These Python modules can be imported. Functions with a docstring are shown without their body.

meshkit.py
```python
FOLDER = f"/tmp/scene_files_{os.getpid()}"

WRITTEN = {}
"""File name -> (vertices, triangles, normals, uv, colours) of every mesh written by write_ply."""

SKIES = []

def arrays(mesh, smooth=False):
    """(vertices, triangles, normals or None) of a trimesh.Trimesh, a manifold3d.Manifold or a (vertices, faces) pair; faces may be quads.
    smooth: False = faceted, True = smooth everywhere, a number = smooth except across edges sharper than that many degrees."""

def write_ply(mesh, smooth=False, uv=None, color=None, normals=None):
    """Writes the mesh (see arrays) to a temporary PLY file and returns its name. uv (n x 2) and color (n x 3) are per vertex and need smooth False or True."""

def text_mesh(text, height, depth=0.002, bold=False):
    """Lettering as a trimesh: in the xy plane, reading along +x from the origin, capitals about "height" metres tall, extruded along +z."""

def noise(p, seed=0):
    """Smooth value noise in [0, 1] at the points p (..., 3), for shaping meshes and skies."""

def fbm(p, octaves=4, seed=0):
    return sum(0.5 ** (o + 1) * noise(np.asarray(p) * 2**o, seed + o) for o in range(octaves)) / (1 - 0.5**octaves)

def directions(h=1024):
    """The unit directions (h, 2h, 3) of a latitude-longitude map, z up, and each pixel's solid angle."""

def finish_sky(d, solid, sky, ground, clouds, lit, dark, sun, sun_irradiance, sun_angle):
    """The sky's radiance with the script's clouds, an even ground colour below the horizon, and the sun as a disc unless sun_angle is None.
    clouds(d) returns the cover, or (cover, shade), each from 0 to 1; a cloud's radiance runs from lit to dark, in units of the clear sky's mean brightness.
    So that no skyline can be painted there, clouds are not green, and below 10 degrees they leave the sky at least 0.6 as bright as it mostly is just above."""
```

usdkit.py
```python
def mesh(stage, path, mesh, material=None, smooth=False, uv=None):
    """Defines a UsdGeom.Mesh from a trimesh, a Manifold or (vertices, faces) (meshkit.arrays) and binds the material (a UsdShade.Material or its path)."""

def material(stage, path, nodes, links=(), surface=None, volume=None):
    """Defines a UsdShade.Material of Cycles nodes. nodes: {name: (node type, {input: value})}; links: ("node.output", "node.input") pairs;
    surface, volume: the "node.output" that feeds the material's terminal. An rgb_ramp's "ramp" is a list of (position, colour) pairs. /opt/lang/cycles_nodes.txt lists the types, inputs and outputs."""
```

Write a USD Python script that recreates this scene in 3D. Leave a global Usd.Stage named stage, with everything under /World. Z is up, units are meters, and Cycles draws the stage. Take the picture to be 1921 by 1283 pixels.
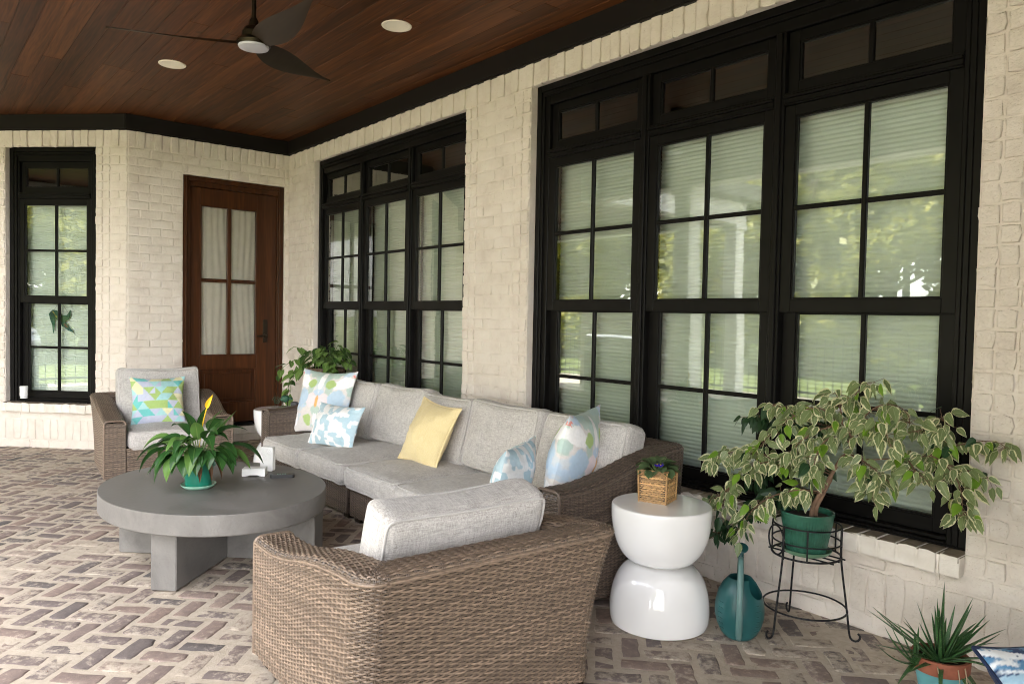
import math, numpy as np, trimesh, usdkit, meshkit
from pxr import Usd, UsdGeom, UsdLux, UsdShade, Sdf, Gf, Vt

stage = Usd.Stage.CreateInMemory()
UsdGeom.SetStageUpAxis(stage, 'Z'); UsdGeom.SetStageMetersPerUnit(stage, 1.0)
UsdGeom.Xform.Define(stage, '/World'); UsdGeom.Scope.Define(stage, '/World/Looks')
TH = math.radians(44.299); L2 = 1.597          # far window wall: its angle and where it starts on the door wall
CEIL = 3.19; BEAM = 3.04; HEAD = 2.90; SILL = 0.44; COURSE = 0.0813

# ---------------------------------------------------------------- camera
cam = UsdGeom.Camera.Define(stage, '/World/camera')
R_ = np.array([0.63940493, 0.76861387, 0.01985079]); U_ = np.array([-0.03806471, 0.00585821, 0.9992581]); D_ = np.array([-0.76792735, 0.63968617, -0.03300283])
EYE = np.array([7.744905, -3.275656, 1.350110])
mt = Gf.Matrix4d(*R_, 0, *U_, 0, *(-D_), 0, *EYE, 1)
cam.AddTransformOp().Set(mt)
cam.CreateHorizontalApertureAttr(36.0); cam.CreateVerticalApertureAttr(24.01); cam.CreateFocalLengthAttr(36 * 1386.289 / 1921)
cam.CreateClippingRangeAttr(Gf.Vec2f(0.05, 2000)); cam.CreateExposureAttr(3.42)

# ---------------------------------------------------------------- sky and sun
SUN = np.array([-0.50, 0.47, 0.72]); SUN /= np.linalg.norm(SUN)
usdkit.material(stage, '/World/Looks/sky_look', {
    'sky': ('sky_texture', {'sky_type': 'single_scattering', 'sun_disc': False, 'sun_elevation': math.asin(SUN[2]), 'sun_rotation': math.atan2(SUN[0], SUN[1]), 'aerosol_density': 2.0, 'air_density': 1.0}),
    'tc': ('texture_coordinate', {}),
    'mp': ('mapping', {'scale': (1.0, 1.0, 2.6)}),
    'n': ('noise_texture', {'scale': 2.3, 'detail': 7, 'roughness': 0.6, 'distortion': 0.3}),
    'r': ('rgb_ramp', {'ramp': [(0.36, (0, 0, 0)), (0.62, (1, 1, 1))]}),
    'm': ('mix', {'color2': (12.7, 12.2, 11.9)}),
    'bg': ('background_shader', {'strength': 0.10})},
    [('tc.generated', 'mp.vector'), ('mp.vector', 'n.vector'), ('n.fac', 'r.fac'), ('r.color', 'm.fac'), ('sky.color', 'm.color1'), ('m.color', 'bg.color')], surface='bg.background')
dome = UsdLux.DomeLight.Define(stage, '/World/sky'); dome.CreateIntensityAttr(1.0)
UsdShade.MaterialBindingAPI.Apply(dome.GetPrim()).Bind(UsdShade.Material.Get(stage, '/World/Looks/sky_look'))
dome.GetPrim().SetCustomDataByKey('kind', 'structure')
sun = UsdLux.DistantLight.Define(stage, '/World/sun'); sun.CreateNormalizeAttr(True); sun.CreateIntensityAttr(1.25); sun.CreateAngleAttr(0.5); sun.CreateColorAttr(Gf.Vec3f(1, 0.92, 0.80))
z_ = SUN; x_ = np.cross([0, 0, 1], z_); x_ /= np.linalg.norm(x_); y_ = np.cross(z_, x_)
sun.AddTransformOp().Set(Gf.Matrix4d(*x_, 0, *y_, 0, *z_, 0, 0, 0, 20, 1))

# ---------------------------------------------------------------- helpers
USED = {}
def path_of(name, parent=None):
    base = (str(parent.GetPath()) if parent is not None else '/World') + '/' + name
    k = USED.get(base, -1) + 1; USED[base] = k
    return base if k == 0 else f'{base}_{k:03d}'
def tag(p, label=None, cat=None, group=None, kind=None):
    p = p.GetPrim() if hasattr(p, 'GetPrim') else p
    for k, v in (('label', label), ('category', cat), ('group', group), ('kind', kind)):
        if v: p.SetCustomDataByKey(k, v)
    return p
def thing(name, loc=(0, 0, 0), rz=0.0, label=None, cat=None, group=None, kind=None, parent=None, rx=0, ry=0):
    x = UsdGeom.Xform.Define(stage, path_of(name, parent))
    x.AddTranslateOp().Set(Gf.Vec3d(*map(float, loc)))
    if rz: x.AddRotateZOp().Set(math.degrees(rz))
    if ry: x.AddRotateYOp().Set(math.degrees(ry))
    if rx: x.AddRotateXOp().Set(math.degrees(rx))
    return tag(x, label, cat, group, kind)
def emit(name, mesh, mat, parent=None, smooth=False, label=None, cat=None, group=None, kind=None, col=None):
    """ONE mesh prim. mesh: trimesh or (v, f); col: one colour per vertex (primvar col)."""
    if isinstance(mesh, (list,)): mesh = cat_(mesh)
    m = usdkit.mesh(stage, path_of(name, parent), mesh, '/World/Looks/' + mat, smooth=smooth)
    if col is not None:
        UsdGeom.PrimvarsAPI(m).CreatePrimvar('col', Sdf.ValueTypeNames.Color3fArray, 'vertex').Set(Vt.Vec3fArray.FromNumpy(np.asarray(col, np.float32)))
    return tag(m, label, cat, group, kind)
def cat_(parts):
    vs, fs, n = [], [], 0
    for p in parts:
        v, f = (p.vertices, p.faces) if hasattr(p, 'vertices') else p
        f = np.asarray(f)
        if f.shape[1] == 4: f = np.vstack([f[:, [0, 1, 2]], f[:, [0, 2, 3]]])
        vs.append(np.asarray(v, float)); fs.append(f + n); n += len(v)
    return np.vstack(vs), np.vstack(fs)
def copy_of(src, loc, rz=0.0, label=None, cat=None, group=None):
    x = UsdGeom.Xform.Define(stage, path_of(src.GetName().rstrip('0123456789').rstrip('_')))
    p = x.GetPrim(); p.GetReferences().AddInternalReference(src.GetPath()); 
    x.ClearXformOpOrder(); 
    x.MakeMatrixXform().Set(Gf.Matrix4d().SetRotate(Gf.Rotation(Gf.Vec3d(0, 0, 1), math.degrees(rz))) * Gf.Matrix4d().SetTranslate(Gf.Vec3d(*map(float, loc))))
    p.SetInstanceable(True); d = src.GetCustomData()
    return tag(p, label or d.get('label'), cat or d.get('category'), group or d.get('group'))
def box(x0, x1, y0, y1, z0, z1, bev=0.0):
    x0, x1 = min(x0, x1), max(x0, x1); y0, y1 = min(y0, y1), max(y0, y1); z0, z1 = min(z0, z1), max(z0, z1)
    c = np.array([(x0 + x1) / 2, (y0 + y1) / 2, (z0 + z1) / 2]); h = np.array([x1 - x0, y1 - y0, z1 - z0]) / 2
    if bev <= 0:
        m = trimesh.creation.box(2 * h); m.apply_translation(c); return m.vertices, m.faces
    b = min(bev, h.min() * 0.49)
    s = np.array([[i, j, k] for i in (-1, 1) for j in (-1, 1) for k in (-1, 1)], float)
    pts = np.vstack([s * (h - b) + s * [b if a == q else 0 for q in range(3)] for a in range(3)])
    m = trimesh.convex.convex_hull(pts); return np.array(m.vertices) + c, np.array(m.faces)
def tube(pts, r, seg=6, cap=True):
    """A tube through pts; r one radius or one per point."""
    P = np.asarray(pts, float); n = len(P); r = np.broadcast_to(np.asarray(r, float), (n,))
    T = np.gradient(P, axis=0); T /= np.maximum(np.linalg.norm(T, axis=1, keepdims=True), 1e-9)
    a = np.array([0, 0, 1.0]) if abs(T[0, 2]) < 0.9 else np.array([1.0, 0, 0])
    N = np.cross(T[0], a); N = N / np.linalg.norm(N) if np.linalg.norm(N) > 1e-6 else np.array([1.0, 0, 0]); V = []
    ang = np.linspace(0, 2 * np.pi, seg, endpoint=False)
    for i in range(n):
        N = N - T[i] * (N @ T[i]); N /= max(np.linalg.norm(N), 1e-9); B = np.cross(T[i], N)
        V.append(P[i] + r[i] * (np.cos(ang)[:, None] * N + np.sin(ang)[:, None] * B))
    V = np.vstack(V); F = []
    for i in range(n - 1):
        for k in range(seg):
            k2 = (k + 1) % seg; F += [[i * seg + k, i * seg + k2, (i + 1) * seg + k2], [i * seg + k, (i + 1) * seg + k2, (i + 1) * seg + k]]
    if cap:
        V = np.vstack([V, P[0], P[-1]])
        for k in range(seg):
            k2 = (k + 1) % seg; F += [[len(V) - 2, k2, k], [len(V) - 1, (n - 1) * seg + k, (n - 1) * seg + k2]]
    return V, np.array(F)
def spline(pts, n):
    from scipy.interpolate import CubicSpline
    P = np.asarray(pts, float)
    if len(P) == 2: return P[0] + np.linspace(0, 1, n)[:, None] * (P[1] - P[0])
    t = np.r_[0, np.cumsum(np.linalg.norm(np.diff(P, axis=0), axis=1))]
    return CubicSpline(t, P)(np.linspace(0, t[-1], n))
def lathe(prof, seg=40):
    """prof: (r, z) from bottom outside to top (then inside)."""
    P = np.asarray(prof, float); n = len(P); a = np.linspace(0, 2 * np.pi, seg, endpoint=False)
    V = np.stack([P[:, None, 0] * np.cos(a), P[:, None, 0] * np.sin(a), np.broadcast_to(P[:, None, 1], (n, seg))], -1).reshape(-1, 3)
    i, k = np.meshgrid(np.arange(n - 1), np.arange(seg), indexing='ij'); k2 = (k + 1) % seg
    q = np.stack([i * seg + k, i * seg + k2, (i + 1) * seg + k2, (i + 1) * seg + k], -1).reshape(-1, 4)
    return V, np.vstack([q[:, [0, 1, 2]], q[:, [0, 2, 3]]])
def grid_faces(n, m):
    i, j = np.meshgrid(np.arange(n - 1), np.arange(m - 1), indexing='ij'); a = i * m + j
    q = np.stack([a, a + m, a + m + 1, a + 1], -1).reshape(-1, 4)
    return np.vstack([q[:, [0, 1, 2]], q[:, [0, 2, 3]]])
def moved(mesh, loc=(0, 0, 0), rz=0, rx=0, ry=0):
    v, f = (mesh.vertices, mesh.faces) if hasattr(mesh, 'vertices') else mesh
    v = np.asarray(v, float)
    for ang, ax in ((rx, 0), (ry, 1), (rz, 2)):
        if ang:
            c, s = math.cos(ang), math.sin(ang); i, j = (ax + 1) % 3, (ax + 2) % 3
            w = v.copy(); w[:, i] = c * v[:, i] - s * v[:, j]; w[:, j] = s * v[:, i] + c * v[:, j]; v = w
    return v + np.asarray(loc, float), f

# ---------------------------------------------------------------- materials
def mat(name, nodes, links, surface='p.BSDF'):
    usdkit.material(stage, '/World/Looks/' + name, nodes, links, surface=surface)
def plain(name, col, rough=0.5, var=0.12, scale=8.0, bump=0.0, bscale=60.0, spec=0.5, metal=0.0, coat=0.0):
    c = np.array(col)
    mat(name, {'g': ('geometry', {}), 'n': ('noise_texture', {'scale': scale, 'detail': 5, 'roughness': 0.6}),
        'r': ('rgb_ramp', {'ramp': [(0.25, tuple(c * (1 - var))), (0.75, tuple(np.minimum(c * (1 + var), 1)))]}),
        'n2': ('noise_texture', {'scale': bscale, 'detail': 4}), 'b': ('bump', {'strength': 1.0 if bump else 0.0, 'distance': max(bump, 1e-4)}),
        'p': ('principled_bsdf', {'roughness': rough, 'metallic': metal, 'specular_ior_level': spec, 'coat_weight': coat})},
        [('g.position', 'n.vector'), ('n.fac', 'r.fac'), ('r.color', 'p.base_color'), ('g.position', 'n2.vector'), ('n2.fac', 'b.height'), ('b.normal', 'p.normal')])
# painted brick: cream white paint, faint grime, rough faces
mat('painted_brick', {'g': ('geometry', {}), 'n': ('noise_texture', {'scale': 5.0, 'detail': 6, 'roughness': 0.65}),
    'r': ('rgb_ramp', {'ramp': [(0.28, (0.66, 0.582, 0.508)), (0.52, (0.757, 0.685, 0.608)), (0.8, (0.795, 0.734, 0.668))]}),
    'n2': ('noise_texture', {'scale': 42.0, 'detail': 6, 'roughness': 0.7}), 'n3': ('noise_texture', {'scale': 260.0, 'detail': 2}),
    'n4': ('noise_texture', {'scale': 130.0, 'detail': 2}), 'pit': ('rgb_ramp', {'ramp': [(0.68, (1, 1, 1)), (0.74, (0.72, 0.64, 0.54))]}), 'mx': ('mix', {'mix_type': 'multiply', 'fac': 1.0}),
    'a': ('math', {'math_type': 'multiply_add', 'value2': 0.22}), 'b': ('bump', {'strength': 1.0, 'distance': 0.010}), 'p': ('principled_bsdf', {'roughness': 0.62, 'specular_ior_level': 0.35})},
    [('g.position', 'n.vector'), ('g.position', 'n2.vector'), ('g.position', 'n3.vector'), ('g.position', 'n4.vector'), ('n.fac', 'r.fac'), ('n4.fac', 'pit.fac'), ('r.color', 'mx.color1'), ('pit.color', 'mx.color2'), ('mx.color', 'p.base_color'),
     ('n3.fac', 'a.value1'), ('n2.fac', 'a.value3'), ('a.value', 'b.height'), ('b.normal', 'p.normal')])
# window ledge: the same paint on the front, bare brown dusty brick on top
mat('sill_brick', {'g': ('geometry', {}), 's': ('separate_xyz', {}), 'n': ('noise_texture', {'scale': 34.0, 'detail': 6, 'roughness': 0.7}),
    'ad': ('math', {'math_type': 'multiply_add', 'value2': 0.55}), 'r': ('rgb_ramp', {'ramp': [(0.86, (0, 0, 0)), (0.93, (1, 1, 1))]}),
    'n2': ('noise_texture', {'scale': 14.0, 'detail': 6}), 'br': ('rgb_ramp', {'ramp': [(0.3, (0.19, 0.145, 0.105)), (0.7, (0.33, 0.265, 0.20))]}),
    'wh': ('rgb_ramp', {'ramp': [(0.3, (0.68, 0.62, 0.55)), (0.7, (0.78, 0.725, 0.66))]}), 'm': ('mix', {}), 'b': ('bump', {'strength': 0.9, 'distance': 0.006}), 'p': ('principled_bsdf', {'roughness': 0.75, 'specular_ior_level': 0.3})},
    [('g.position', 'n.vector'), ('g.position', 'n2.vector'), ('g.normal', 's.vector'), ('n.fac', 'ad.value1'), ('s.z', 'ad.value3'), ('ad.value', 'r.fac'), ('r.color', 'm.fac'), ('n2.fac', 'br.fac'), ('n2.fac', 'wh.fac'),
     ('wh.color', 'm.color1'), ('br.color', 'm.color2'), ('m.color', 'p.base_color'), ('n.fac', 'b.height'), ('b.normal', 'p.normal')])
# old pavers: per-brick tone (primvar col = tone, hue, random), smeared mortar
def paver(name, brick):
    nodes = {'g': ('geometry', {}), 'c': ('attribute', {'attribute': 'col'}), 's': ('separate_color', {}),
        'tone': ('rgb_ramp', {'ramp': [(0.0, (0.125, 0.115, 0.112)), (0.12, (0.17, 0.145, 0.135)), (0.3, (0.205, 0.168, 0.155)), (0.55, (0.25, 0.196, 0.172)), (0.8, (0.295, 0.222, 0.185)), (1.0, (0.36, 0.30, 0.25))]}),
        'nm': ('noise_texture', {'scale': 1.7, 'detail': 3}), 'nf': ('noise_texture', {'scale': 26.0, 'detail': 8, 'roughness': 0.72}), 'ng': ('noise_texture', {'scale': 190.0, 'detail': 3}),
        'mort': ('rgb_ramp', {'ramp': [(0.25, (0.39, 0.325, 0.25)), (0.6, (0.52, 0.445, 0.36)), (0.85, (0.61, 0.54, 0.455))]}),
        'k1': ('math', {'math_type': 'multiply_add', 'value2': 0.75, 'value3': -0.355}), 'k2': ('math', {'math_type': 'add'}), 'k4': ('math', {'math_type': 'multiply_add', 'value2': 0.26}), 'smear': ('rgb_ramp', {'ramp': [(0.62, (0, 0, 0)), (0.78, (0.85, 0.85, 0.85))]}),
        'var': ('rgb_ramp', {'ramp': [(0.3, (0.72, 0.72, 0.74)), (0.7, (1.18, 1.14, 1.12))]}), 'mv': ('mix', {'mix_type': 'multiply', 'fac': 1.0}),
        'm': ('mix', {}), 'h': ('math', {'math_type': 'multiply_add', 'value2': 0.3}), 'b': ('bump', {'strength': 0.8, 'distance': 0.006}), 'p': ('principled_bsdf', {'roughness': 0.78, 'specular_ior_level': 0.35})}
    links = [('g.position', 'nm.vector'), ('g.position', 'nf.vector'), ('g.position', 'ng.vector'), ('nf.fac', 'mort.fac'), ('ng.fac', 'h.value1'), ('nf.fac', 'h.value3'), ('h.value', 'b.height'), ('b.normal', 'p.normal')]
    if brick:
        links += [('c.color', 's.color'), ('s.r', 'tone.fac'), ('nf.fac', 'var.fac'), ('tone.color', 'mv.color1'), ('var.color', 'mv.color2'), ('nm.fac', 'k1.value1'), ('k1.value', 'k2.value1'), ('nf.fac', 'k2.value2'), ('s.g', 'k4.value1'), ('k2.value', 'k4.value3'), ('k4.value', 'smear.fac'), ('smear.color', 'm.fac'), ('mv.color', 'm.color1'), ('mort.color', 'm.color2'), ('m.color', 'p.base_color')]
    else:
        links += [('mort.color', 'p.base_color')]
    mat(name, nodes, links)
paver('paver_brick', True); paver('paver_mortar', False)
def wood(name, stops, scale, rough, rnd=0.35, coat=0.0, knots=True):
    nodes = {'tc': ('texture_coordinate', {}), 'oi': ('object_info', {}), 'off': ('math', {'math_type': 'multiply', 'value2': 37.0}), 'cx': ('combine_xyz', {}), 'av': ('mapping', {}), 'g': ('geometry', {}),
        'mp': ('mapping', {'scale': scale}), 'n': ('noise_texture', {'scale': 1.0, 'detail': 7, 'roughness': 0.62, 'distortion': 0.8}),
        'mp2': ('mapping', {'scale': tuple(np.array(scale) * 5)}), 'n2': ('noise_texture', {'scale': 1.0, 'detail': 3}),
        'ad': ('math', {'math_type': 'multiply_add', 'value2': rnd}), 'a2': ('math', {'math_type': 'multiply_add', 'value2': 0.35}), 'a3': ('math', {'math_type': 'add', 'value2': -0.30}),
        'r': ('rgb_ramp', {'ramp': stops}), 'vk': ('voronoi_texture', {'scale': 2.1}), 'kr': ('rgb_ramp', {'ramp': [(0.0, (0.25, 0.2, 0.2)), (0.035, (0.45, 0.4, 0.4)), (0.08, (1, 1, 1))]}), 'mk': ('mix', {'mix_type': 'multiply', 'fac': 1.0 if knots else 0.0}),
        'b': ('bump', {'strength': 0.5, 'distance': 0.0015}), 'p': ('principled_bsdf', {'roughness': rough, 'coat_weight': coat, 'coat_roughness': 0.25, 'specular_ior_level': 0.22})}
    links = [('oi.random', 'off.value1'), ('off.value', 'cx.z'), ('off.value', 'cx.y'), ('g.position', 'av.vector'), ('cx.vector', 'av.location'), ('av.vector', 'mp.vector'), ('av.vector', 'mp2.vector'), ('mp.vector', 'n.vector'), ('mp2.vector', 'n2.vector'),
        ('oi.random', 'ad.value1'), ('n.fac', 'ad.value3'), ('n2.fac', 'a2.value1'), ('ad.value', 'a2.value3'), ('a2.value', 'a3.value1'), ('a3.value', 'r.fac'), ('av.vector', 'vk.vector'), ('vk.distance', 'kr.fac'), ('r.color', 'mk.color1'), ('kr.color', 'mk.color2'), ('mk.color', 'p.base_color'), ('n2.fac', 'b.height'), ('b.normal', 'p.normal')]
    mat(name, nodes, links)
wood('ceiling_wood', [(0.2, (0.023, 0.0072, 0.0022)), (0.5, (0.082, 0.0265, 0.0074)), (0.85, (0.185, 0.067, 0.0195))], (1.3, 26, 26), 0.5, rnd=0.20)
wood('door_wood', [(0.2, (0.018, 0.0054, 0.0017)), (0.5, (0.048, 0.0155, 0.0046)), (0.85, (0.11, 0.037, 0.0105))], (24, 24, 1.2), 0.36, rnd=0.2, coat=0.12, knots=False)
wood('fan_wood', [(0.2, (0.009, 0.006, 0.004)), (0.5, (0.018, 0.012, 0.007)), (0.85, (0.03, 0.02, 0.012))], (3, 20, 20), 0.45, knots=False)
plain('dark_trim', (0.008, 0.0058, 0.0048), 0.55, 0.2, 6, 0.0008, 80, 0.25)
plain('black_frame', (0.0034, 0.0030, 0.0027), 0.4, 0.3, 12, 0.0006, 220, 0.16)
plain('black_iron', (0.006, 0.006, 0.007), 0.42, 0.4, 40, 0.001, 160, 0.3)
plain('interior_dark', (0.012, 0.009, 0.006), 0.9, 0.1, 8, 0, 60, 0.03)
plain('white_trim', (0.50, 0.485, 0.455), 0.5, 0.06, 4)
plain('curtain', (0.80, 0.75, 0.65), 0.9, 0.06, 10, 0.001, 300)
mat('shade_cloth', {'d': ('diffuse_bsdf', {'color': (0.83, 0.83, 0.77)}), 't': ('translucent_bsdf', {'color': (0.7, 0.7, 0.64)}), 'm': ('mix_closure', {'fac': 0.15})}, [('d.BSDF', 'm.closure1'), ('t.BSDF', 'm.closure2')], 'm.closure')
mat('window_glass', {'f': ('fresnel', {'IOR': 1.52}), 'k': ('math', {'math_type': 'multiply', 'value2': 3.1, 'use_clamp': True}), 'g': ('geometry', {}), 'n': ('noise_texture', {'scale': 2.2, 'detail': 1}), 'b': ('bump', {'strength': 1.0, 'distance': 0.0006}),
    't': ('transparent_bsdf', {'color': (0.865, 0.935, 0.905)}), 'gl': ('glossy_bsdf', {'color': (0.97, 1.0, 0.98), 'roughness': 0.0}), 'm': ('mix_closure', {})},
    [('f.fac', 'k.value1'), ('k.value', 'm.fac'), ('g.position', 'n.vector'), ('n.fac', 'b.height'), ('b.normal', 'gl.normal'), ('t.BSDF', 'm.closure1'), ('gl.BSDF', 'm.closure2')], 'm.closure')
mat('door_glass', {'f': ('fresnel', {'IOR': 1.52}), 'k': ('math', {'math_type': 'multiply', 'value2': 1.6, 'use_clamp': True}), 't': ('transparent_bsdf', {'color': (0.94, 0.94, 0.92)}), 'gl': ('glossy_bsdf', {'color': (1, 1, 1), 'roughness': 0.0}), 'm': ('mix_closure', {})},
    [('f.fac', 'k.value1'), ('k.value', 'm.fac'), ('t.BSDF', 'm.closure1'), ('gl.BSDF', 'm.closure2')], 'm.closure')
def attr(name, rough=0.5, var=0.1, scale=120.0, bump=0.001, bscale=350.0, sheen=0.0, spec=0.4, mul=1.0):
    """surface whose own colour is carried by the mesh (primvar col): printed cloth, dyed strands"""
    mat(name, {'c': ('attribute', {'attribute': 'col'}), 'g': ('geometry', {}), 'n': ('noise_texture', {'scale': scale, 'detail': 4, 'roughness': 0.65}),
        'r': ('rgb_ramp', {'ramp': [(0.3, (mul * (1 - var),) * 3), (0.7, (mul * (1 + var),) * 3)]}), 'm': ('mix', {'mix_type': 'multiply', 'fac': 1.0}),
        'n2': ('noise_texture', {'scale': bscale, 'detail': 2}), 'b': ('bump', {'strength': 0.7, 'distance': bump}), 'p': ('principled_bsdf', {'roughness': rough, 'sheen_weight': sheen, 'specular_ior_level': spec})},
        [('g.position', 'n.vector'), ('g.position', 'n2.vector'), ('n.fac', 'r.fac'), ('c.color', 'm.color1'), ('r.color', 'm.color2'), ('m.color', 'p.base_color'), ('n2.fac', 'b.height'), ('b.normal', 'p.normal')])
attr('printed_cloth', 0.85, 0.05, 60, 0.0006, 500, 0.1, 0.2)
attr('wicker_strand', 0.36, 0.28, 55, 0.0005, 420, 0.0, 0.6)
def fabric(name, dark, light, fine=1.0):
    mat(name, {'tc': ('texture_coordinate', {}), 'm1': ('mapping', {'scale': (26 * fine, 420 * fine, 420 * fine)}), 'm2': ('mapping', {'scale': (420 * fine, 420 * fine, 26 * fine)}), 'm3': ('mapping', {'scale': (420 * fine, 26 * fine, 420 * fine)}),
        'n1': ('noise_texture', {'scale': 1.0, 'detail': 2}), 'n2': ('noise_texture', {'scale': 1.0, 'detail': 2}), 'n3': ('noise_texture', {'scale': 1.0, 'detail': 2}), 'nl': ('noise_texture', {'scale': 7.0, 'detail': 5}),
        'a': ('math', {'math_type': 'add'}), 'b2': ('math', {'math_type': 'add'}), 'c': ('math', {'math_type': 'multiply_add', 'value2': 0.30}), 'd': ('math', {'math_type': 'multiply', 'value2': 0.10}),
        'r': ('rgb_ramp', {'ramp': [(0.36, dark), (0.64, light)]}), 'bp': ('bump', {'strength': 0.55, 'distance': 0.0016}), 'p': ('principled_bsdf', {'roughness': 0.92, 'sheen_weight': 0.15, 'specular_ior_level': 0.15})},
        [('tc.object', 'm1.vector'), ('tc.object', 'm2.vector'), ('tc.object', 'm3.vector'), ('m1.vector', 'n1.vector'), ('m2.vector', 'n2.vector'), ('m3.vector', 'n3.vector'), ('tc.object', 'nl.vector'), ('n1.fac', 'a.value1'), ('n2.fac', 'a.value2'),
         ('a.value', 'b2.value1'), ('n3.fac', 'b2.value2'), ('nl.fac', 'd.value1'), ('b2.value', 'c.value1'), ('d.value', 'c.value3'), ('c.value', 'r.fac'), ('r.color', 'p.base_color'), ('b2.value', 'bp.height'), ('bp.normal', 'p.normal')])
fabric('grey_linen', (0.28, 0.258, 0.24), (0.66, 0.63, 0.60), 0.7); fabric('grey_piping', (0.40, 0.38, 0.36), (0.60, 0.575, 0.55))
fabric('yellow_cloth', (0.70, 0.56, 0.28), (0.83, 0.70, 0.42)); fabric('navy_cloth', (0.010, 0.018, 0.05), (0.02, 0.032, 0.075))
mat('concrete', {'g': ('geometry', {}), 'n': ('noise_texture', {'scale': 3.2, 'detail': 7, 'roughness': 0.68, 'distortion': 0.6}), 'r': ('rgb_ramp', {'ramp': [(0.28, (0.092, 0.086, 0.080)), (0.5, (0.150, 0.141, 0.131)), (0.74, (0.205, 0.194, 0.180))]}),
    'n2': ('noise_texture', {'scale': 85.0, 'detail': 4}), 'v': ('voronoi_texture', {'scale': 55.0}), 'vr': ('rgb_ramp', {'ramp': [(0.0, (0.55, 0.53, 0.5)), (0.07, (0.72, 0.7, 0.68)), (0.12, (1, 1, 1))]}), 'm': ('mix', {'mix_type': 'multiply', 'fac': 0.8}), 'rr': ('rgb_ramp', {'ramp': [(0.3, (0.38, 0.38, 0.38)), (0.7, (0.62, 0.62, 0.62))]}),
    'b': ('bump', {'strength': 0.7, 'distance': 0.0016}), 'p': ('principled_bsdf', {'specular_ior_level': 0.45})},
    [('g.position', 'n.vector'), ('g.position', 'n2.vector'), ('g.position', 'v.vector'), ('n.fac', 'r.fac'), ('v.distance', 'vr.fac'), ('r.color', 'm.color1'), ('vr.color', 'm.color2'), ('m.color', 'p.base_color'), ('n.fac', 'rr.fac'), ('rr.color', 'p.roughness'), ('n2.fac', 'b.height'), ('b.normal', 'p.normal')])
plain('glazed_white', (0.80, 0.79, 0.775), 0.09, 0.02, 6, 0.0012, 7, 0.5, 0, 0.6)
plain('white_plastic', (0.78, 0.78, 0.77), 0.32, 0.02); plain('black_plastic', (0.012, 0.012, 0.013), 0.3, 0.1); plain('lens_glass', (0.42, 0.42, 0.46), 0.4, 0.03)
plain('lamp_white', (0.88, 0.82, 0.68), 0.4, 0.03); plain('bronze', (0.03, 0.022, 0.014), 0.4, 0.2, 20, 0, 60, 0.5, 0.8)
plain('green_glaze', (0.022, 0.085, 0.055), 0.25, 0.25, 25, 0.001, 90, 0.5, 0, 0.2); plain('sage_saucer', (0.10, 0.20, 0.12), 0.35, 0.15, 20); plain('teal_pot', (0.012, 0.15, 0.10), 0.28, 0.15, 20); plain('mint_saucer', (0.30, 0.55, 0.43), 0.35, 0.08)
plain('can_plastic', (0.010, 0.062, 0.062), 0.34, 0.14, 14, 0.0006, 140); plain('can_handle', (0.09, 0.17, 0.16), 0.38, 0.16, 14)
plain('petal_lime', (0.35, 0.42, 0.05), 0.6, 0.3, 60); plain('terracotta', (0.27, 0.085, 0.045), 0.75, 0.2, 30, 0.001, 120); plain('soil', (0.022, 0.016, 0.012), 0.95, 0.5, 60, 0.006, 60); plain('bark', (0.20, 0.12, 0.075), 0.8, 0.3, 40, 0.002, 110); plain('stem_green', (0.10, 0.17, 0.045), 0.5, 0.3, 40)
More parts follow.
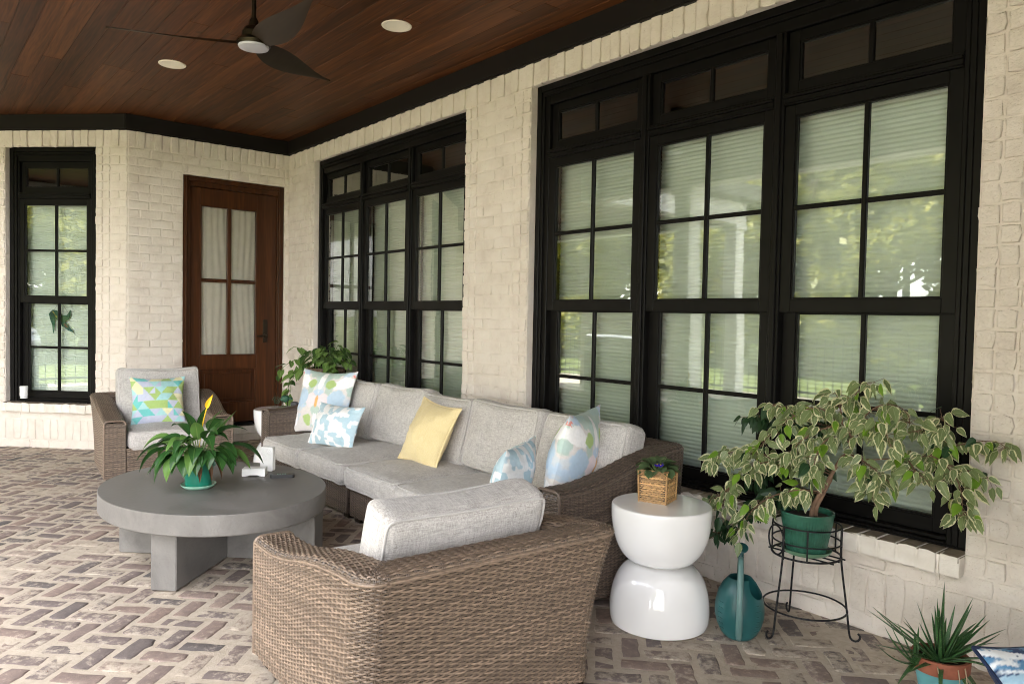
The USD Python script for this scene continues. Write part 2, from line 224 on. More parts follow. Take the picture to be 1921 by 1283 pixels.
plain('twig', (0.15, 0.085, 0.05), 0.75, 0.3, 60); plain('basket_rush', (0.40, 0.235, 0.10), 0.7, 0.35, 90, 0.0015, 220); plain('dark_basket', (0.11, 0.065, 0.04), 0.65, 0.4, 70, 0.0015, 160)
plain('aqua_paint', (0.12, 0.34, 0.36), 0.6, 0.12, 20); plain('rock', (0.05, 0.05, 0.055), 0.6, 0.3, 60); plain('petal_yellow', (0.72, 0.46, 0.02), 0.5, 0.25, 30); plain('petal_violet', (0.035, 0.012, 0.42), 0.6, 0.3, 60)
plain('root', (0.42, 0.33, 0.22), 0.8, 0.3, 60); plain('patina', (0.03, 0.09, 0.055), 0.5, 0.4, 60, 0, 60, 0.5, 0.4)
plain('grass', (0.10, 0.135, 0.028), 0.9, 0.4, 1.5, 0.03, 20); plain('patio_stone', (0.37, 0.335, 0.295), 0.85, 0.12, 2.0, 0.002, 60); plain('tree_bark', (0.10, 0.075, 0.055), 0.9, 0.3, 6); plain('roof_felt', (0.08, 0.075, 0.07), 0.9)
plain('metal_grill', (0.55, 0.56, 0.57), 0.28, 0.06, 6, 0, 60, 0.5, 0.9)
def leaf(name, green, dark, edge=None, mid=None, rough=0.38, trans=0.25, edge_at=0.20, spots=None):
    """leaf surface: primvar col = (distance from the edge 0..1, place along the leaf, random)"""
    nodes = {'c': ('attribute', {'attribute': 'col'}), 's': ('separate_color', {}), 'g': ('geometry', {}), 'n': ('noise_texture', {'scale': 70.0, 'detail': 3}), 'n2': ('noise_texture', {'scale': 160.0, 'detail': 2}),
        'rr': ('rgb_ramp', {'ramp': [(0.0, dark), (1.0, green)]}), 'a': ('math', {'math_type': 'multiply_add', 'value2': 0.45}), 'w': ('math', {'math_type': 'multiply', 'value2': 0.55}), 'm': ('mix', {}), 'm2': ('mix', {'color2': mid or green}),
        'e': ('math', {'math_type': 'multiply_add', 'value2': -0.95, 'value3': 0.475}), 'ev': ('math', {'math_type': 'multiply_add', 'value2': 0.42, 'value3': -0.20}), 'e3': ('math', {'math_type': 'add'}), 'e2': ('math', {'math_type': 'add'}), 'er': ('rgb_ramp', {'ramp': [(edge_at - 0.012, (1, 1, 1)), (edge_at + 0.012, (0, 0, 0))] if edge else [(0, (0, 0, 0)), (1, (0, 0, 0))]}),
        'mr': ('rgb_ramp', {'ramp': [(0.90, (0, 0, 0)), (0.97, (0.75, 0.75, 0.75))] if mid else [(0, (0, 0, 0)), (1, (0, 0, 0))]}), 'b': ('bump', {'strength': 0.4, 'distance': 0.001}),
        'p': ('principled_bsdf', {'roughness': rough, 'specular_ior_level': 0.45}), 't': ('translucent_bsdf', {}), 'x': ('mix_closure', {'fac': trans})}
    nodes['m'][1]['color2'] = edge or green
    links = [('c.color', 's.color'), ('g.position', 'n.vector'), ('g.position', 'n2.vector'), ('s.b', 'a.value1'), ('n.fac', 'w.value1'), ('w.value', 'a.value3'), ('a.value', 'rr.fac'), ('n.fac', 'e.value1'), ('s.r', 'e2.value1'), ('e.value', 'e2.value2'), ('s.b', 'ev.value1'), ('e2.value', 'e3.value1'), ('ev.value', 'e3.value2'), ('e3.value', 'er.fac'), ('er.color', 'm.fac'),
        ('rr.color', 'm.color1'), ('s.r', 'mr.fac'), ('mr.color', 'm2.fac'), ('m.color', 'm2.color1'), ('m2.color', 'p.base_color'), ('m2.color', 't.color'), ('n2.fac', 'b.height'), ('b.normal', 'p.normal'), ('p.BSDF', 'x.closure1'), ('t.BSDF', 'x.closure2')]
    if spots:
        nodes['sv'] = ('noise_texture', {'scale': 210.0, 'detail': 1}); nodes['sr'] = ('rgb_ramp', {'ramp': [(0.63, (0, 0, 0)), (0.68, (0.8, 0.8, 0.8))]}); nodes['ms'] = ('mix', {'color2': spots})
        links = [l for l in links if l[0] != 'm2.color'] + [('g.position', 'sv.vector'), ('sv.fac', 'sr.fac'), ('sr.color', 'ms.fac'), ('m2.color', 'ms.color1'), ('ms.color', 'p.base_color'), ('ms.color', 't.color')]
    mat(name, nodes, links, 'x.closure')
leaf('ficus_leaf', (0.235, 0.295, 0.125), (0.125, 0.18, 0.07), edge=(0.72, 0.70, 0.45), mid=(0.32, 0.37, 0.19), edge_at=0.23)
leaf('ficus_young', (0.19, 0.34, 0.03), (0.11, 0.24, 0.02), edge=(0.45, 0.50, 0.15), edge_at=0.04)
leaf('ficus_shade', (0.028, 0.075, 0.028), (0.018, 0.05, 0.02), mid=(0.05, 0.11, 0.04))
leaf('lily_leaf', (0.045, 0.125, 0.028), (0.022, 0.072, 0.02), mid=(0.10, 0.20, 0.05), rough=0.26)
leaf('lily_pale', (0.14, 0.27, 0.07), (0.10, 0.20, 0.04), mid=(0.22, 0.36, 0.1), rough=0.3)
leaf('lily_dry', (0.12, 0.055, 0.02), (0.05, 0.025, 0.012), rough=0.7, trans=0.1)
leaf('vine_leaf', (0.20, 0.32, 0.08), (0.12, 0.23, 0.055), mid=(0.36, 0.46, 0.2), rough=0.4)
leaf('vine_shade', (0.05, 0.11, 0.025), (0.025, 0.06, 0.015), mid=(0.12, 0.2, 0.06), rough=0.4)
leaf('violet_leaf', (0.085, 0.135, 0.05), (0.04, 0.075, 0.03), edge=(0.16, 0.2, 0.09), rough=0.7, edge_at=0.02, trans=0.12)
leaf('aloe_skin', (0.06, 0.15, 0.045), (0.03, 0.09, 0.03), rough=0.35, trans=0.06, spots=(0.2, 0.27, 0.13))
leaf('tree_leaf', (0.34, 0.31, 0.055), (0.075, 0.11, 0.022), rough=0.5, trans=0.4)

# ---------------------------------------------------------------- ground outside
def sheet(x0, x1, y0, y1, z, n=1, m=1, f=None):
    X, Y = np.meshgrid(np.linspace(x0, x1, n + 1), np.linspace(y0, y1, m + 1), indexing='ij')
    Z = np.full(X.shape, float(z)) if f is None else z + f(X, Y)
    return np.stack([X, Y, Z], -1).reshape(-1, 3), grid_faces(n + 1, m + 1)
emit('lawn', sheet(-400, 400, -400, 400, -0.16), 'grass', kind='structure', label='mown green lawn beyond the patio')
emit('patio', sheet(-14, 14, -9.8, -3.55, -0.06), 'patio_stone', kind='structure', label='pale stone patio outside the porch')
emit('porch_base', cat_([box(-6, 1.0, -6.6, -3.60, -0.3, -0.03), box(-6, 9.3, -3.60, 4.3, -0.3, -0.03)]), 'patio_stone', kind='structure', label='slab under the porch floor')

# ---------------------------------------------------------------- floor: herringbone of old bricks in wide mortar
floor = thing('brick_floor', label='herringbone floor of worn reddish bricks in sandy mortar', kind='structure')
rng = np.random.default_rng(11)
def fz(X, Y): return 0.007 * (meshkit.fbm(np.stack([X * 9, Y * 9, 0 * X], -1), 3, 5) - 0.5)
def visible(P, size):
    """rough size in the picture of something of that size at P; 0 outside the frame"""
    v = np.asarray(P, float) - EYE; d = v @ D_
    if d < 0.3: return 0
    x, y = v @ R_ / d * 1386 + 960, 641 - v @ U_ / d * 1386
    return size * 1386 / d if -30 < x < 1950 and -30 < y < 1310 else 0
emit('mortar', cat_([sheet(-0.4, 8.2, -3.6, 0.02, 0, 250, 110, fz), sheet(-6, -0.4, -3.6, 0.02, 0, 30, 30), sheet(-6, 1.0, -6.6, -3.6, 0, 30, 12), sheet(8.2, 9.1, -3.6, 0.02, 0, 4, 4)]), 'paver_mortar', floor, smooth=True)
def slab_brick(L, W, rng, top, nx=5, ny=3, jit=0.004, deep=0.02, ch=0.008, cr=0.006):
    """a worn brick lying flat: top grid, rounded rim, sides"""
    gx, gy = np.linspace(-1, 1, nx), np.linspace(-1, 1, ny); X, Y = np.meshgrid(gx, gy, indexing='ij')
    r = np.stack([X * (L / 2 - ch), Y * (W / 2 - ch), top + rng.normal(0, 0.0009, X.shape)], -1).reshape(-1, 3)
    per = [i * ny for i in range(nx)] + [(nx - 1) * ny + j for j in range(1, ny)] + [i * ny + ny - 1 for i in range(nx - 2, -1, -1)] + [j for j in range(ny - 2, 0, -1)]
    q = np.stack([X * L / 2, Y * W / 2, 0 * X + top - ch * 0.8], -1).reshape(-1, 3)[per]
    q[:, :2] += rng.normal(0, jit, (len(per), 2)); corner = (np.abs(np.abs(q[:, 0]) - L / 2) < jit * 3) & (np.abs(np.abs(q[:, 1]) - W / 2) < jit * 3); q[corner, :2] -= np.sign(q[corner, :2]) * rng.uniform(0.3, 1.0, (corner.sum(), 1)) * cr
    b = q.copy(); b[:, 2] = top - deep
    V = np.vstack([r, q, b]); F = list(grid_faces(nx, ny)); n0, n = len(r), len(per)
    for k in range(n):
        k2 = (k + 1) % n
        F += [[per[k], n0 + k, n0 + k2], [per[k], n0 + k2, per[k2]], [n0 + k, n0 + n + k, n0 + n + k2], [n0 + k, n0 + n + k2, n0 + k2]]
    return V, np.array(F)
mod = 0.1035; ca, sa = math.cos(math.radians(44)), math.sin(math.radians(44)); bricks = []
for i in range(-110, 140):
    for j in range(-120, 90):
        k = (i - j) % 4
        if k not in (0, 3): continue
        u, v = ((i + 1) * mod, (j + 0.5) * mod) if k == 0 else ((i + 0.5) * mod, (j + 1) * mod)
        x, y = ca * u - sa * v + 0.03, sa * u + ca * v - 0.02
        if not (-5.9 < x < 8.95 and (-3.55 if x > 0.95 else -6.5) < y < 0.06): continue
        bricks.append((visible((x, y, 0), 0.2), x, y, 0 if k == 0 else math.pi / 2))
bricks.sort(key=lambda b: -b[0]); rest, restc = [], []
for n_, (s_, x, y, a) in enumerate(bricks):
    near = s_ > 0
    m = slab_brick(mod * 2 - 0.018 - rng.uniform(0, 0.014), mod - 0.018 - rng.uniform(0, 0.012), rng, rng.uniform(0.0005, 0.0055), *((5, 3) if near else (3, 2)))
    m = moved(m, (x + rng.normal(0, 0.0025), y + rng.normal(0, 0.0025), 0), a + math.radians(44) + rng.normal(0, 0.018))
    t = np.clip(rng.beta(2.2, 2.2), 0, 1); t = rng.uniform(0.03, 0.14) if rng.random() < 0.05 else t
    col = np.tile([t, rng.random() ** 1.3, rng.random()], (len(m[0]), 1))
    if n_ < 300 and near: emit('brick', m, 'paver_brick', floor, smooth=40 if False else True, col=col)
    else: rest.append(m); restc.append(col)
emit('farther_bricks', cat_(rest), 'paver_brick', floor, smooth=True, col=np.vstack(restc), kind='stuff')

# ---------------------------------------------------------------- ceiling of stained planks
ceiling = thing('ceiling', label='dark stained plank ceiling of the porch', kind='structure')
rng = np.random.default_rng(5)
pw = 0.1235
for r in range(54):
    y1 = 0.02 - r * pw; y0 = y1 - pw + 0.0035; x = -5.2 - rng.uniform(0, 1.5)
    xm = 9.1 if r < 28 else 1.05
    while x < xm:
        ln = rng.uniform(2.2, 4.6); xe = min(x + ln, xm + 0.05)
        if xe > -5.2: emit('plank', box(max(x, -5.2), xe - 0.0025, y0, y1, CEIL + rng.uniform(-0.0006, 0.0008), CEIL + 0.02, 0.0018), 'ceiling_wood', ceiling)
        x = xe if xe < xm + 0.04 else 99
emit('roof', cat_([box(-5.4, 1.35, -6.85, -3.75, CEIL + 0.03, CEIL + 0.25), box(-5.4, 9.3, -3.75, 4.3, CEIL + 0.03, CEIL + 0.25), box(-5.4, 9.3, -1.5, 4.3, CEIL + 0.25, CEIL + 1.6)]), 'roof_felt', kind='structure', label='roof over the porch and house')

# ---------------------------------------------------------------- painted brick walls
def wall_brick(s0, s1, z0, z1, proud, rng):
    L, H = s1 - s0, z1 - z0; nx = 5 if L > 0.12 else 3; nz = 3 if H < 0.12 else 5
    ch = 0.0055; j = 0.0024
    V, F = slab_brick(L, H, rng, proud, nx, nz, j, proud + 0.015, ch, 0.0035)
    V = np.stack([V[:, 0] + (s0 + s1) / 2, -V[:, 2], V[:, 1] + (z0 + z1) / 2], -1)
    return V, F[:, ::-1][:, [0, 1, 2]] if False else F
def running(s0, s1, z0, z1, rng, proud=0.006, n=None, phase=0.0):
    n = n or max(1, round((z1 - z0) / COURSE)); h = (z1 - z0) / n; out = []
    for k in range(n):
        x = s0 - 0.2032 + (phase + 0.1016 * (k % 2)) % 0.2032 + rng.normal(0, 0.006)
        while x < s1 - 0.02:
            a, b = max(x, s0), min(x + 0.2032, s1)
            if b - a > 0.025: out.append((a + 0.0045, b - 0.0045, z0 + k * h + 0.0045, z0 + (k + 1) * h - 0.0045, proud + rng.normal(0, 0.0022)))
            x += 0.2032 + rng.normal(0, 0.003)
    return out
def stack(s0, s1, z0, z1, rng, cols=2, proud=0.011):
    n = round((z1 - z0) / COURSE); h = (z1 - z0) / n; w = (s1 - s0) / cols
    return [(s0 + c * w + 0.004, s0 + (c + 1) * w - 0.004, z0 + k * h + 0.0045 + rng.normal(0, 0.001), z0 + (k + 1) * h - 0.0045, proud + rng.normal(0, 0.003)) for k in range(n) for c in range(cols)]
def soldiers(s0, s1, z0, z1, rng, alt=True, pitch=0.0765):
    n = max(1, round((s1 - s0) / pitch)); w = (s1 - s0) / n
    return [(s0 + k * w + 0.003, s0 + (k + 1) * w - 0.003, z0 + 0.004, z1 - 0.004, (0.016 if k % 2 else 0.005) if alt else 0.008 + rng.normal(0, 0.0015)) for k in range(n)]
def build_wall(name, loc, rz, cores, layout, sills, label, rng, sill_proud=0.060):
    w = thing(name, loc, rz, label, 'brick wall')
    emit('mortar', cat_([box(a, b, 0, 0.12, c, d) for a, b, c, d in cores]), 'painted_brick', w)
    er = np.array([math.cos(rz), math.sin(rz), 0]); items = []
    for s0, s1, z0, z1, p in layout:
        P = np.array(loc) + er * (s0 + s1) / 2 + [0, 0, (z0 + z1) / 2]
        items.append((visible(P, math.sqrt((s1 - s0) * (z1 - z0))), (s0, s1, z0, z1, max(p, 0.003))))
    items.sort(key=lambda t: -t[0]); rest = []
    for n_, (vs, it) in enumerate(items):
        m = wall_brick(*it, rng)
        if n_ < 300 - sum(1 for a, b, z in sills for _ in range(int((b - a) / 0.078))) and vs > 0: emit('brick', m, 'painted_brick', w, smooth=34)
        else: rest.append(m)
    if rest: emit('farther_bricks', cat_(rest), 'painted_brick', w, smooth=34, kind='stuff')
    for a, b, ztop in sills:
        n = int((b - a) / 0.078); h = (b - a) / n
        for k in range(n):
            m = wall_brick(a + k * h + 0.0035, a + (k + 1) * h - 0.0035, ztop - 0.088, ztop, sill_proud + rng.normal(0, 0.003), rng)
            V = m[0].copy(); V[V[:, 1] > -0.03, 1] = 0.085; emit('sill_brick', (V, m[1]), 'sill_brick', w, smooth=35)
        emit('sill_mortar', box(a + 0.002, b - 0.002, -sill_proud + 0.007, 0.084, ztop - 0.083, ztop - 0.0075), 'sill_brick', w)
    return w
W1 = (3.968, 6.668); W2 = (0.629, 3.233); LW = (-1.245, -0.312); DW = (-1.093, -0.053); DTOP = 2.703; DBOT = 0.165
rng = np.random.default_rng(21); z1_, z2_, z3_ = COURSE, 0.284, 0.365; T = 2.885
base = lambda a, b: running(a, b, 0, z1_, rng, n=1) + soldiers(a, b, z1_, z2_, rng, False) + running(a, b, z2_, z3_, rng, n=1, phase=0.1)
band = 0.15
lay = base(0, 8.9) + soldiers(0, 8.9, T, 3.085, rng)
for a, b in ((0.0, W2[0] - band), (W2[1] + band, W1[0] - band), (W1[1] + band, 8.9)): lay += running(a, b, z3_, T, rng, 0.006)
for a, b in ((W2[0] - band, W2[0]), (W2[1], W2[1] + band), (W1[0] - band, W1[0]), (W1[1], W1[1] + band)): lay += stack(a, b, z3_, T, rng, 2)
build_wall('brick_wall', (0, 0, 0), 0, [(-0.12, W2[0], 0, CEIL), (W2[1], W1[0], 0, CEIL), (W1[1], 9.0, 0, CEIL), (W2[0], W2[1], 0, 0.40), (W2[0], W2[1], HEAD, CEIL), (W1[0], W1[1], 0, 0.40), (W1[0], W1[1], HEAD, CEIL)],
    lay, [(W2[0], W2[1], SILL), (W1[0], W1[1], SILL)], 'long white painted brick wall with the two wide triple windows behind the sofa', rng)
lay = running(-L2 + 0.004, DW[0], 0, T, rng, 0.008, 35) + running(DW[0], DW[1], DTOP + 0.012, T, rng, 0.008, 2, 0.05) + soldiers(-L2 + 0.004, 0, T, 3.085, rng) + stack(DW[1], 0.0, 0, T, rng, 1, 0.008) + running(DW[0], DW[1], 0, 0.081, rng, 0.008, 1)
dwall = build_wall('brick_wall', (0, 0, 0), math.pi / 2, [(-L2, DW[0], 0, CEIL), (DW[1], 0, 0, CEIL), (DW[0], DW[1], DTOP, CEIL), (DW[0], DW[1], 0, 0.12)], lay, [(DW[0], DW[1], DBOT)], 'narrow white painted brick wall around the wooden door', rng, 0.03)
lay = base(-2.4, 0.004) + soldiers(-2.4, 0.004, T, 3.085, rng) + running(LW[1] + 0.147, 0.004, z3_, T, rng, 0.006) + stack(LW[1], LW[1] + 0.147, z3_, T, rng, 2) + stack(LW[0] - 0.147, LW[0], z3_, T, rng, 2) + running(-2.4, LW[0] - 0.147, z3_, T, rng, 0.006)
build_wall('brick_wall', (0, -L2, 0), TH, [(-2.4, LW[0], 0, CEIL), (LW[1], 0, 0, CEIL), (LW[0], LW[1], 0, 0.40), (LW[0], LW[1], HEAD, CEIL)], lay, [(LW[0] - 0.03, LW[1] + 0.02, SILL)], 'angled white painted brick wall with the single tall window at far left', rng)
dirw = np.array([math.cos(TH), math.sin(TH)]); endw = np.array([0, -L2]) - 2.4 * dirw
emit('side_wall', cat_([box(-5.3, endw[0] + 0.02, endw[1], endw[1] + 0.14, -0.1, CEIL)]), 'painted_brick', label='white painted wall of the house past the angled wall', cat='wall')
emit('end_wall', cat_([box(9.0, 9.2, -3.5, 4.2, -0.1, CEIL)]), 'dark_trim', label='dark stained board wall closing the near end of the porch', cat='wall')
rng = np.random.default_rng(2)
for nm, loc, rz, a, b in (('trim_board', (0, 0, 0), 0, 0.03, 8.99), ('trim_board', (0, 0, 0), math.pi / 2, -L2 - 0.02, 0.0), ('trim_board', (0, -L2, 0), TH, -2.4, 0.0)):
    x = thing('trim', loc, rz, parent=ceiling); emit('trim_board', cat_([box(a, b, -0.034, 0, BEAM + 0.012, CEIL - 0.001, 0.003), box(a, b, -0.026, 0, BEAM, BEAM + 0.012, 0.002)]), 'dark_trim', x)
# the inside of the house: a closed plain room behind the windows
import shapely.geometry as shp
inw = np.array([-math.sin(TH), math.cos(TH)]) * 0.21; c2 = np.array([0, -L2]) + inw; e2 = endw + inw
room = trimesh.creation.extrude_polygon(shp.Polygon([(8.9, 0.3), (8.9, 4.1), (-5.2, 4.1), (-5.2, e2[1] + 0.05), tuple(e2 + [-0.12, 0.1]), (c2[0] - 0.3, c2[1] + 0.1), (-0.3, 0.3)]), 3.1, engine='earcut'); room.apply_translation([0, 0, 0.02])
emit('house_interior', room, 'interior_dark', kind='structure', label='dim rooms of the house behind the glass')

# ---------------------------------------------------------------- windows
def ring(x0, x1, z0, z1, w, y0, y1, wt=None, wb=None):
    wt = w if wt is None else wt; wb = w if wb is None else wb; o = [box(x0, x0 + w, y0, y1, z0, z1, 0.002), box(x1 - w, x1, y0, y1, z0, z1, 0.002)]
    if wt: o.append(box(x0 + w, x1 - w, y0, y1, z1 - wt, z1, 0.002))
    if wb: o.append(box(x0 + w, x1 - w, y0, y1, z0, z0 + wb, 0.002))
    return o
def sash(parent, cx, hw, zb, zt, rb, rt, y0, y1, rows, name='sash', stile=0.055):
    """one sash: frame mesh with its muntins and panes below it"""
    fr = emit(name, cat_(ring(cx - hw - stile, cx + hw + stile, zb - rb, zt + rt, stile, y0, y1, rt, rb) + [m for m in ring(cx - hw - 0.001, cx + hw + 0.001, zb - 0.001, zt + 0.001, 0.010, y0 + 0.006, y1 - 0.004)]), 'black_frame', parent)
    ym = (y0 + y1) / 2; mb = 0.012
    emit('muntin', cat_([box(cx - mb, cx + mb, y0 + 0.005, y1 - 0.005, zb, zt, 0.004)]), 'black_frame', fr)
    for k in range(1, rows):
        zm = zb + (zt - zb) * k / rows
        for sgn in (-1, 1): emit('muntin', box(cx + sgn * mb, cx + sgn * hw, y0 + 0.0065, y1 - 0.0065, zm - 0.0115, zm + 0.0115, 0.004), 'black_frame', fr)
    for k in range(rows):
        for sgn in (-1, 1):
            a, b = sorted((cx + sgn * 0.004, cx + sgn * (hw + 0.004))); c, d = zb + (zt - zb) * k / rows - 0.001, zb + (zt - zb) * (k + 1) / rows + 0.001
            emit('pane', (np.array([[a, ym, c], [b, ym, c], [b, ym, d], [a, ym, d]]), np.array([[0, 1, 2], [0, 2, 3]])), 'window_glass', fr)
def window(loc, rz, a, b, centres, label):
    w = thing('triple_window' if len(centres) > 1 else 'single_window', loc, rz, label, 'window'); hw = 0.34 if len(centres) > 1 else 0.325; st = 0.055; z0 = SILL
    if len(centres) == 1: st = 0.045
    L, R = centres[0] - hw - st, centres[-1] + hw + st; fr = []
    for k, (w0, w1, y0) in enumerate(((0.0, 0.045, 0.048), (0.045, 0.072, 0.055), (0.072, 1.0, 0.062))):
        aL, bL = a + w0 + 0.003, min(a + w1, L) if w1 < 1 else L; aR, bR = max(b - w1, R) if w1 < 1 else R, b - w0 - 0.003
        zt0 = HEAD - w0 - 0.002; zt1 = HEAD - w1 if w1 < 1 else 2.765
        if bL > aL: fr.append(box(aL, bL, y0, 0.15, z0 + 0.002, zt0, 0.003))
        if bR > aR: fr.append(box(aR, bR, y0, 0.15, z0 + 0.002, zt0, 0.003))
        fr.append(box(bL, aR, y0, 0.15, zt1, zt0, 0.003))
        if k == 1: fr += [box(bL, bL + 0.006, y0 - 0.006, y0 + 0.01, z0 + 0.03, zt1 - 0.01, 0.002), box(bL + 0.006, aR, y0 - 0.006, y0 + 0.01, zt1 - 0.008, zt1 - 0.001, 0.002)]
    for c0, c1 in zip(centres[:-1], centres[1:]):
        m0, m1 = c0 + hw + st, c1 - hw - st
        fr += [box(m0, m1, 0.058, 0.15, z0 + 0.03, 2.765, 0.003), box((m0 + m1) / 2 - 0.014, (m0 + m1) / 2 + 0.014, 0.046, 0.06, z0 + 0.03, 2.76, 0.003)]
    for c in centres:
        l, r = c - hw - st, c + hw + st
        fr += [box(l, r, 0.060, 0.15, 2.405, 2.468, 0.003), box(l, r, 0.040, 0.062, 2.436, 2.452, 0.004), box(l, r, 0.050, 0.062, 2.412, 2.436, 0.004)]
    fr += [box(L, R, 0.056, 0.15, z0 + 0.001, z0 + 0.018, 0.003), box(L, R, 0.072, 0.15, z0 + 0.018, z0 + 0.037, 0.004), box(a + 0.004, b - 0.004, 0.046, 0.056, z0 + 0.0005, z0 + 0.010, 0.002)]
    emit('frame', cat_(fr), 'black_frame', w)
    for c in centres:
        sash(w, c, hw, 2.52, 2.712, 0.05, 0.052, 0.088, 0.122, 1, 'transom_sash', st)
        sash(w, c, hw, 1.465, 2.352, 0.063, 0.052, 0.068, 0.102, 2, 'upper_sash', st)
        sash(w, c, hw - 0.012, 0.537, 1.402, 0.060, 0.03, 0.104, 0.138, 2, 'lower_sash', st + 0.012)
    return w
C1 = (4.48, 5.33, 6.178); C2 = (1.096, 1.932, 2.781); C3 = (-0.778,)
window((0, 0, 0), 0, W1[0], W1[1], C1, 'black triple window with transoms nearest the camera, behind the variegated plant')
window((0, 0, 0), 0, W2[0], W2[1], C2, 'black triple window with transoms farther along the wall, between door corner and brick pier')
window((0, -L2, 0), TH, LW[0], LW[1], C3, 'single tall black window in the angled wall at far left')
def shade(loc, rz, c, hw, label, zb=0.45):
    n = 90; z = np.linspace(2.44, zb, 2 * n + 1); y = np.where(np.arange(2 * n + 1) % 2, 0.178, 0.1835)
    V = np.stack([np.stack([np.full(len(z), s), y, z], -1) for s in (c - hw, c + hw)], 1).reshape(-1, 3)
    o = thing('cellular_shade', loc, rz, label, 'window shade', 'pleated shades behind the windows')
    emit('pleated_cloth', (V, grid_faces(2 * n + 1, 2)), 'shade_cloth', o); emit('bottom_rail', box(c - hw, c + hw, 0.170, 0.192, zb - 0.02, zb, 0.003), 'white_plastic', o)
for k, c in enumerate(C1): shade((0, 0, 0), 0, c + 0.012, 0.405, f'pale pleated shade behind the {("left", "middle", "right")[k]} unit of the near triple window')
for k, c in enumerate(C2): shade((0, 0, 0), 0, c + 0.012, 0.405, f'pale pleated shade behind the {("left", "middle", "right")[k]} unit of the far triple window')
shade((0, -L2, 0), TH, C3[0] + 0.01, 0.39, 'pale pleated shade behind the single window at far left')

# ---------------------------------------------------------------- wooden door
door = thing('wooden_door', (0, 0, 0), math.pi / 2, 'dark stained wooden door with four lights over a panel', 'door')
a, b = DW; il, ir = -1.012, -0.118
emit('door_frame', cat_([box(a + 0.004, a + 0.05, 0.012, 0.12, DBOT, DTOP - 0.004, 0.003), box(b - 0.05, b - 0.004, 0.012, 0.12, DBOT, DTOP - 0.004, 0.003), box(a + 0.05, b - 0.05, 0.012, 0.12, DTOP - 0.05, DTOP - 0.004, 0.003),
    box(a + 0.05, il, 0.028, 0.12, DBOT, DTOP - 0.05, 0.004), box(ir, b - 0.05, 0.028, 0.12, DBOT, DTOP - 0.05, 0.004), box(il, ir, 0.028, 0.12, 2.60, DTOP - 0.05, 0.004), box(b - 0.055, b - 0.04, 0.004, 0.02, DBOT, DTOP - 0.01, 0.004), box(a + 0.03, a + 0.045, 0.004, 0.02, DBOT, DTOP - 0.01, 0.004)]), 'door_wood', door)
emit('threshold', cat_([box(a + 0.01, b - 0.01, -0.005, 0.12, DBOT + 0.001, DBOT + 0.03, 0.004)]), 'black_frame', door)
gl, gr, gb, gt = -0.912, -0.330, 0.897, 2.426; mx, mz = -0.620, 1.668
leafm = emit('door_leaf', cat_([box(il + 0.003, gl, 0.050, 0.095, DBOT + 0.034, 2.597, 0.003), box(gr, ir - 0.003, 0.050, 0.095, DBOT + 0.034, 2.597, 0.003), box(gl, gr, 0.0505, 0.0945, gt, 2.597, 0.003), box(gl, gr, 0.0505, 0.0945, 0.76, gb, 0.003), box(gl, gr, 0.0505, 0.0945, DBOT + 0.034, 0.40, 0.003)]
    + ring(gl - 0.0, gr, gb, gt, 0.012, 0.046, 0.09)), 'door_wood', door)
emit('panel', cat_([box(gl, gr, 0.068, 0.09, 0.40, 0.76), box(gl + 0.05, gr - 0.05, 0.056, 0.07, 0.45, 0.71, 0.008)] + ring(gl, gr, 0.40, 0.76, 0.014, 0.054, 0.07)), 'door_wood', leafm)
emit('muntin', cat_([box(mx - 0.020, mx + 0.020, 0.049, 0.094, gb + 0.012, gt - 0.012, 0.006)]), 'door_wood', leafm)
for s0, s1 in ((gl + 0.012, mx - 0.02), (mx + 0.02, gr - 0.012)):
    emit('muntin', box(s0, s1, 0.0505, 0.092, mz - 0.018, mz + 0.018, 0.006), 'door_wood', leafm)
    for c, d in ((gb, mz), (mz, gt)): emit('pane', (np.array([[s0, 0.07, c], [s1, 0.07, c], [s1, 0.07, d], [s0, 0.07, d]]), np.array([[0, 1, 2], [0, 2, 3]])), 'door_glass', leafm)
hd = emit('door_handle', cat_([box(-0.262, -0.216, 0.038, 0.051, 1.03, 1.275, 0.004), moved(lathe([(0, 0), (0.026, 0), (0.026, 0.012), (0.012, 0.014), (0.011, 0.04), (0, 0.041)], 20), (-0.239, 0.038, 1.10), rx=math.pi / 2), tube(spline([(-0.239, 0.0, 1.10), (-0.27, -0.012, 1.104), (-0.32, -0.008, 1.100), (-0.35, -0.010, 1.106)], 12), [0.009] * 8 + [0.008, 0.007, 0.006, 0.004], 8)]), 'bronze', leafm, smooth=40)
cur = thing('door_curtain', (0, 0, 0), math.pi / 2, 'white gathered curtain behind the glass of the door', 'curtain')
rng = np.random.default_rng(8)
for s0, s1 in ((gl - 0.02, mx + 0.002), (mx + 0.004, gr + 0.02)):
    S, Z = np.meshgrid(np.linspace(s0, s1, 60), np.linspace(gb - 0.03, gt + 0.03, 30), indexing='ij')
    Yc = 0.116 + 0.006 * np.sin(S * 95 + 1.6 * meshkit.noise(np.stack([S * 6, Z * 1.3, 0 * S], -1), 3) * 4) * (0.4 + 0.6 * meshkit.noise(np.stack([S * 9, Z * 1.2, 0 * S + 3], -1), 9)) + 0.006 * meshkit.noise(np.stack([S * 14, Z * 5, 0 * S], -1), 4)
    emit('curtain_panel', (np.stack([S, Yc, Z], -1).reshape(-1, 3), grid_faces(60, 30)), 'curtain', cur, smooth=True)

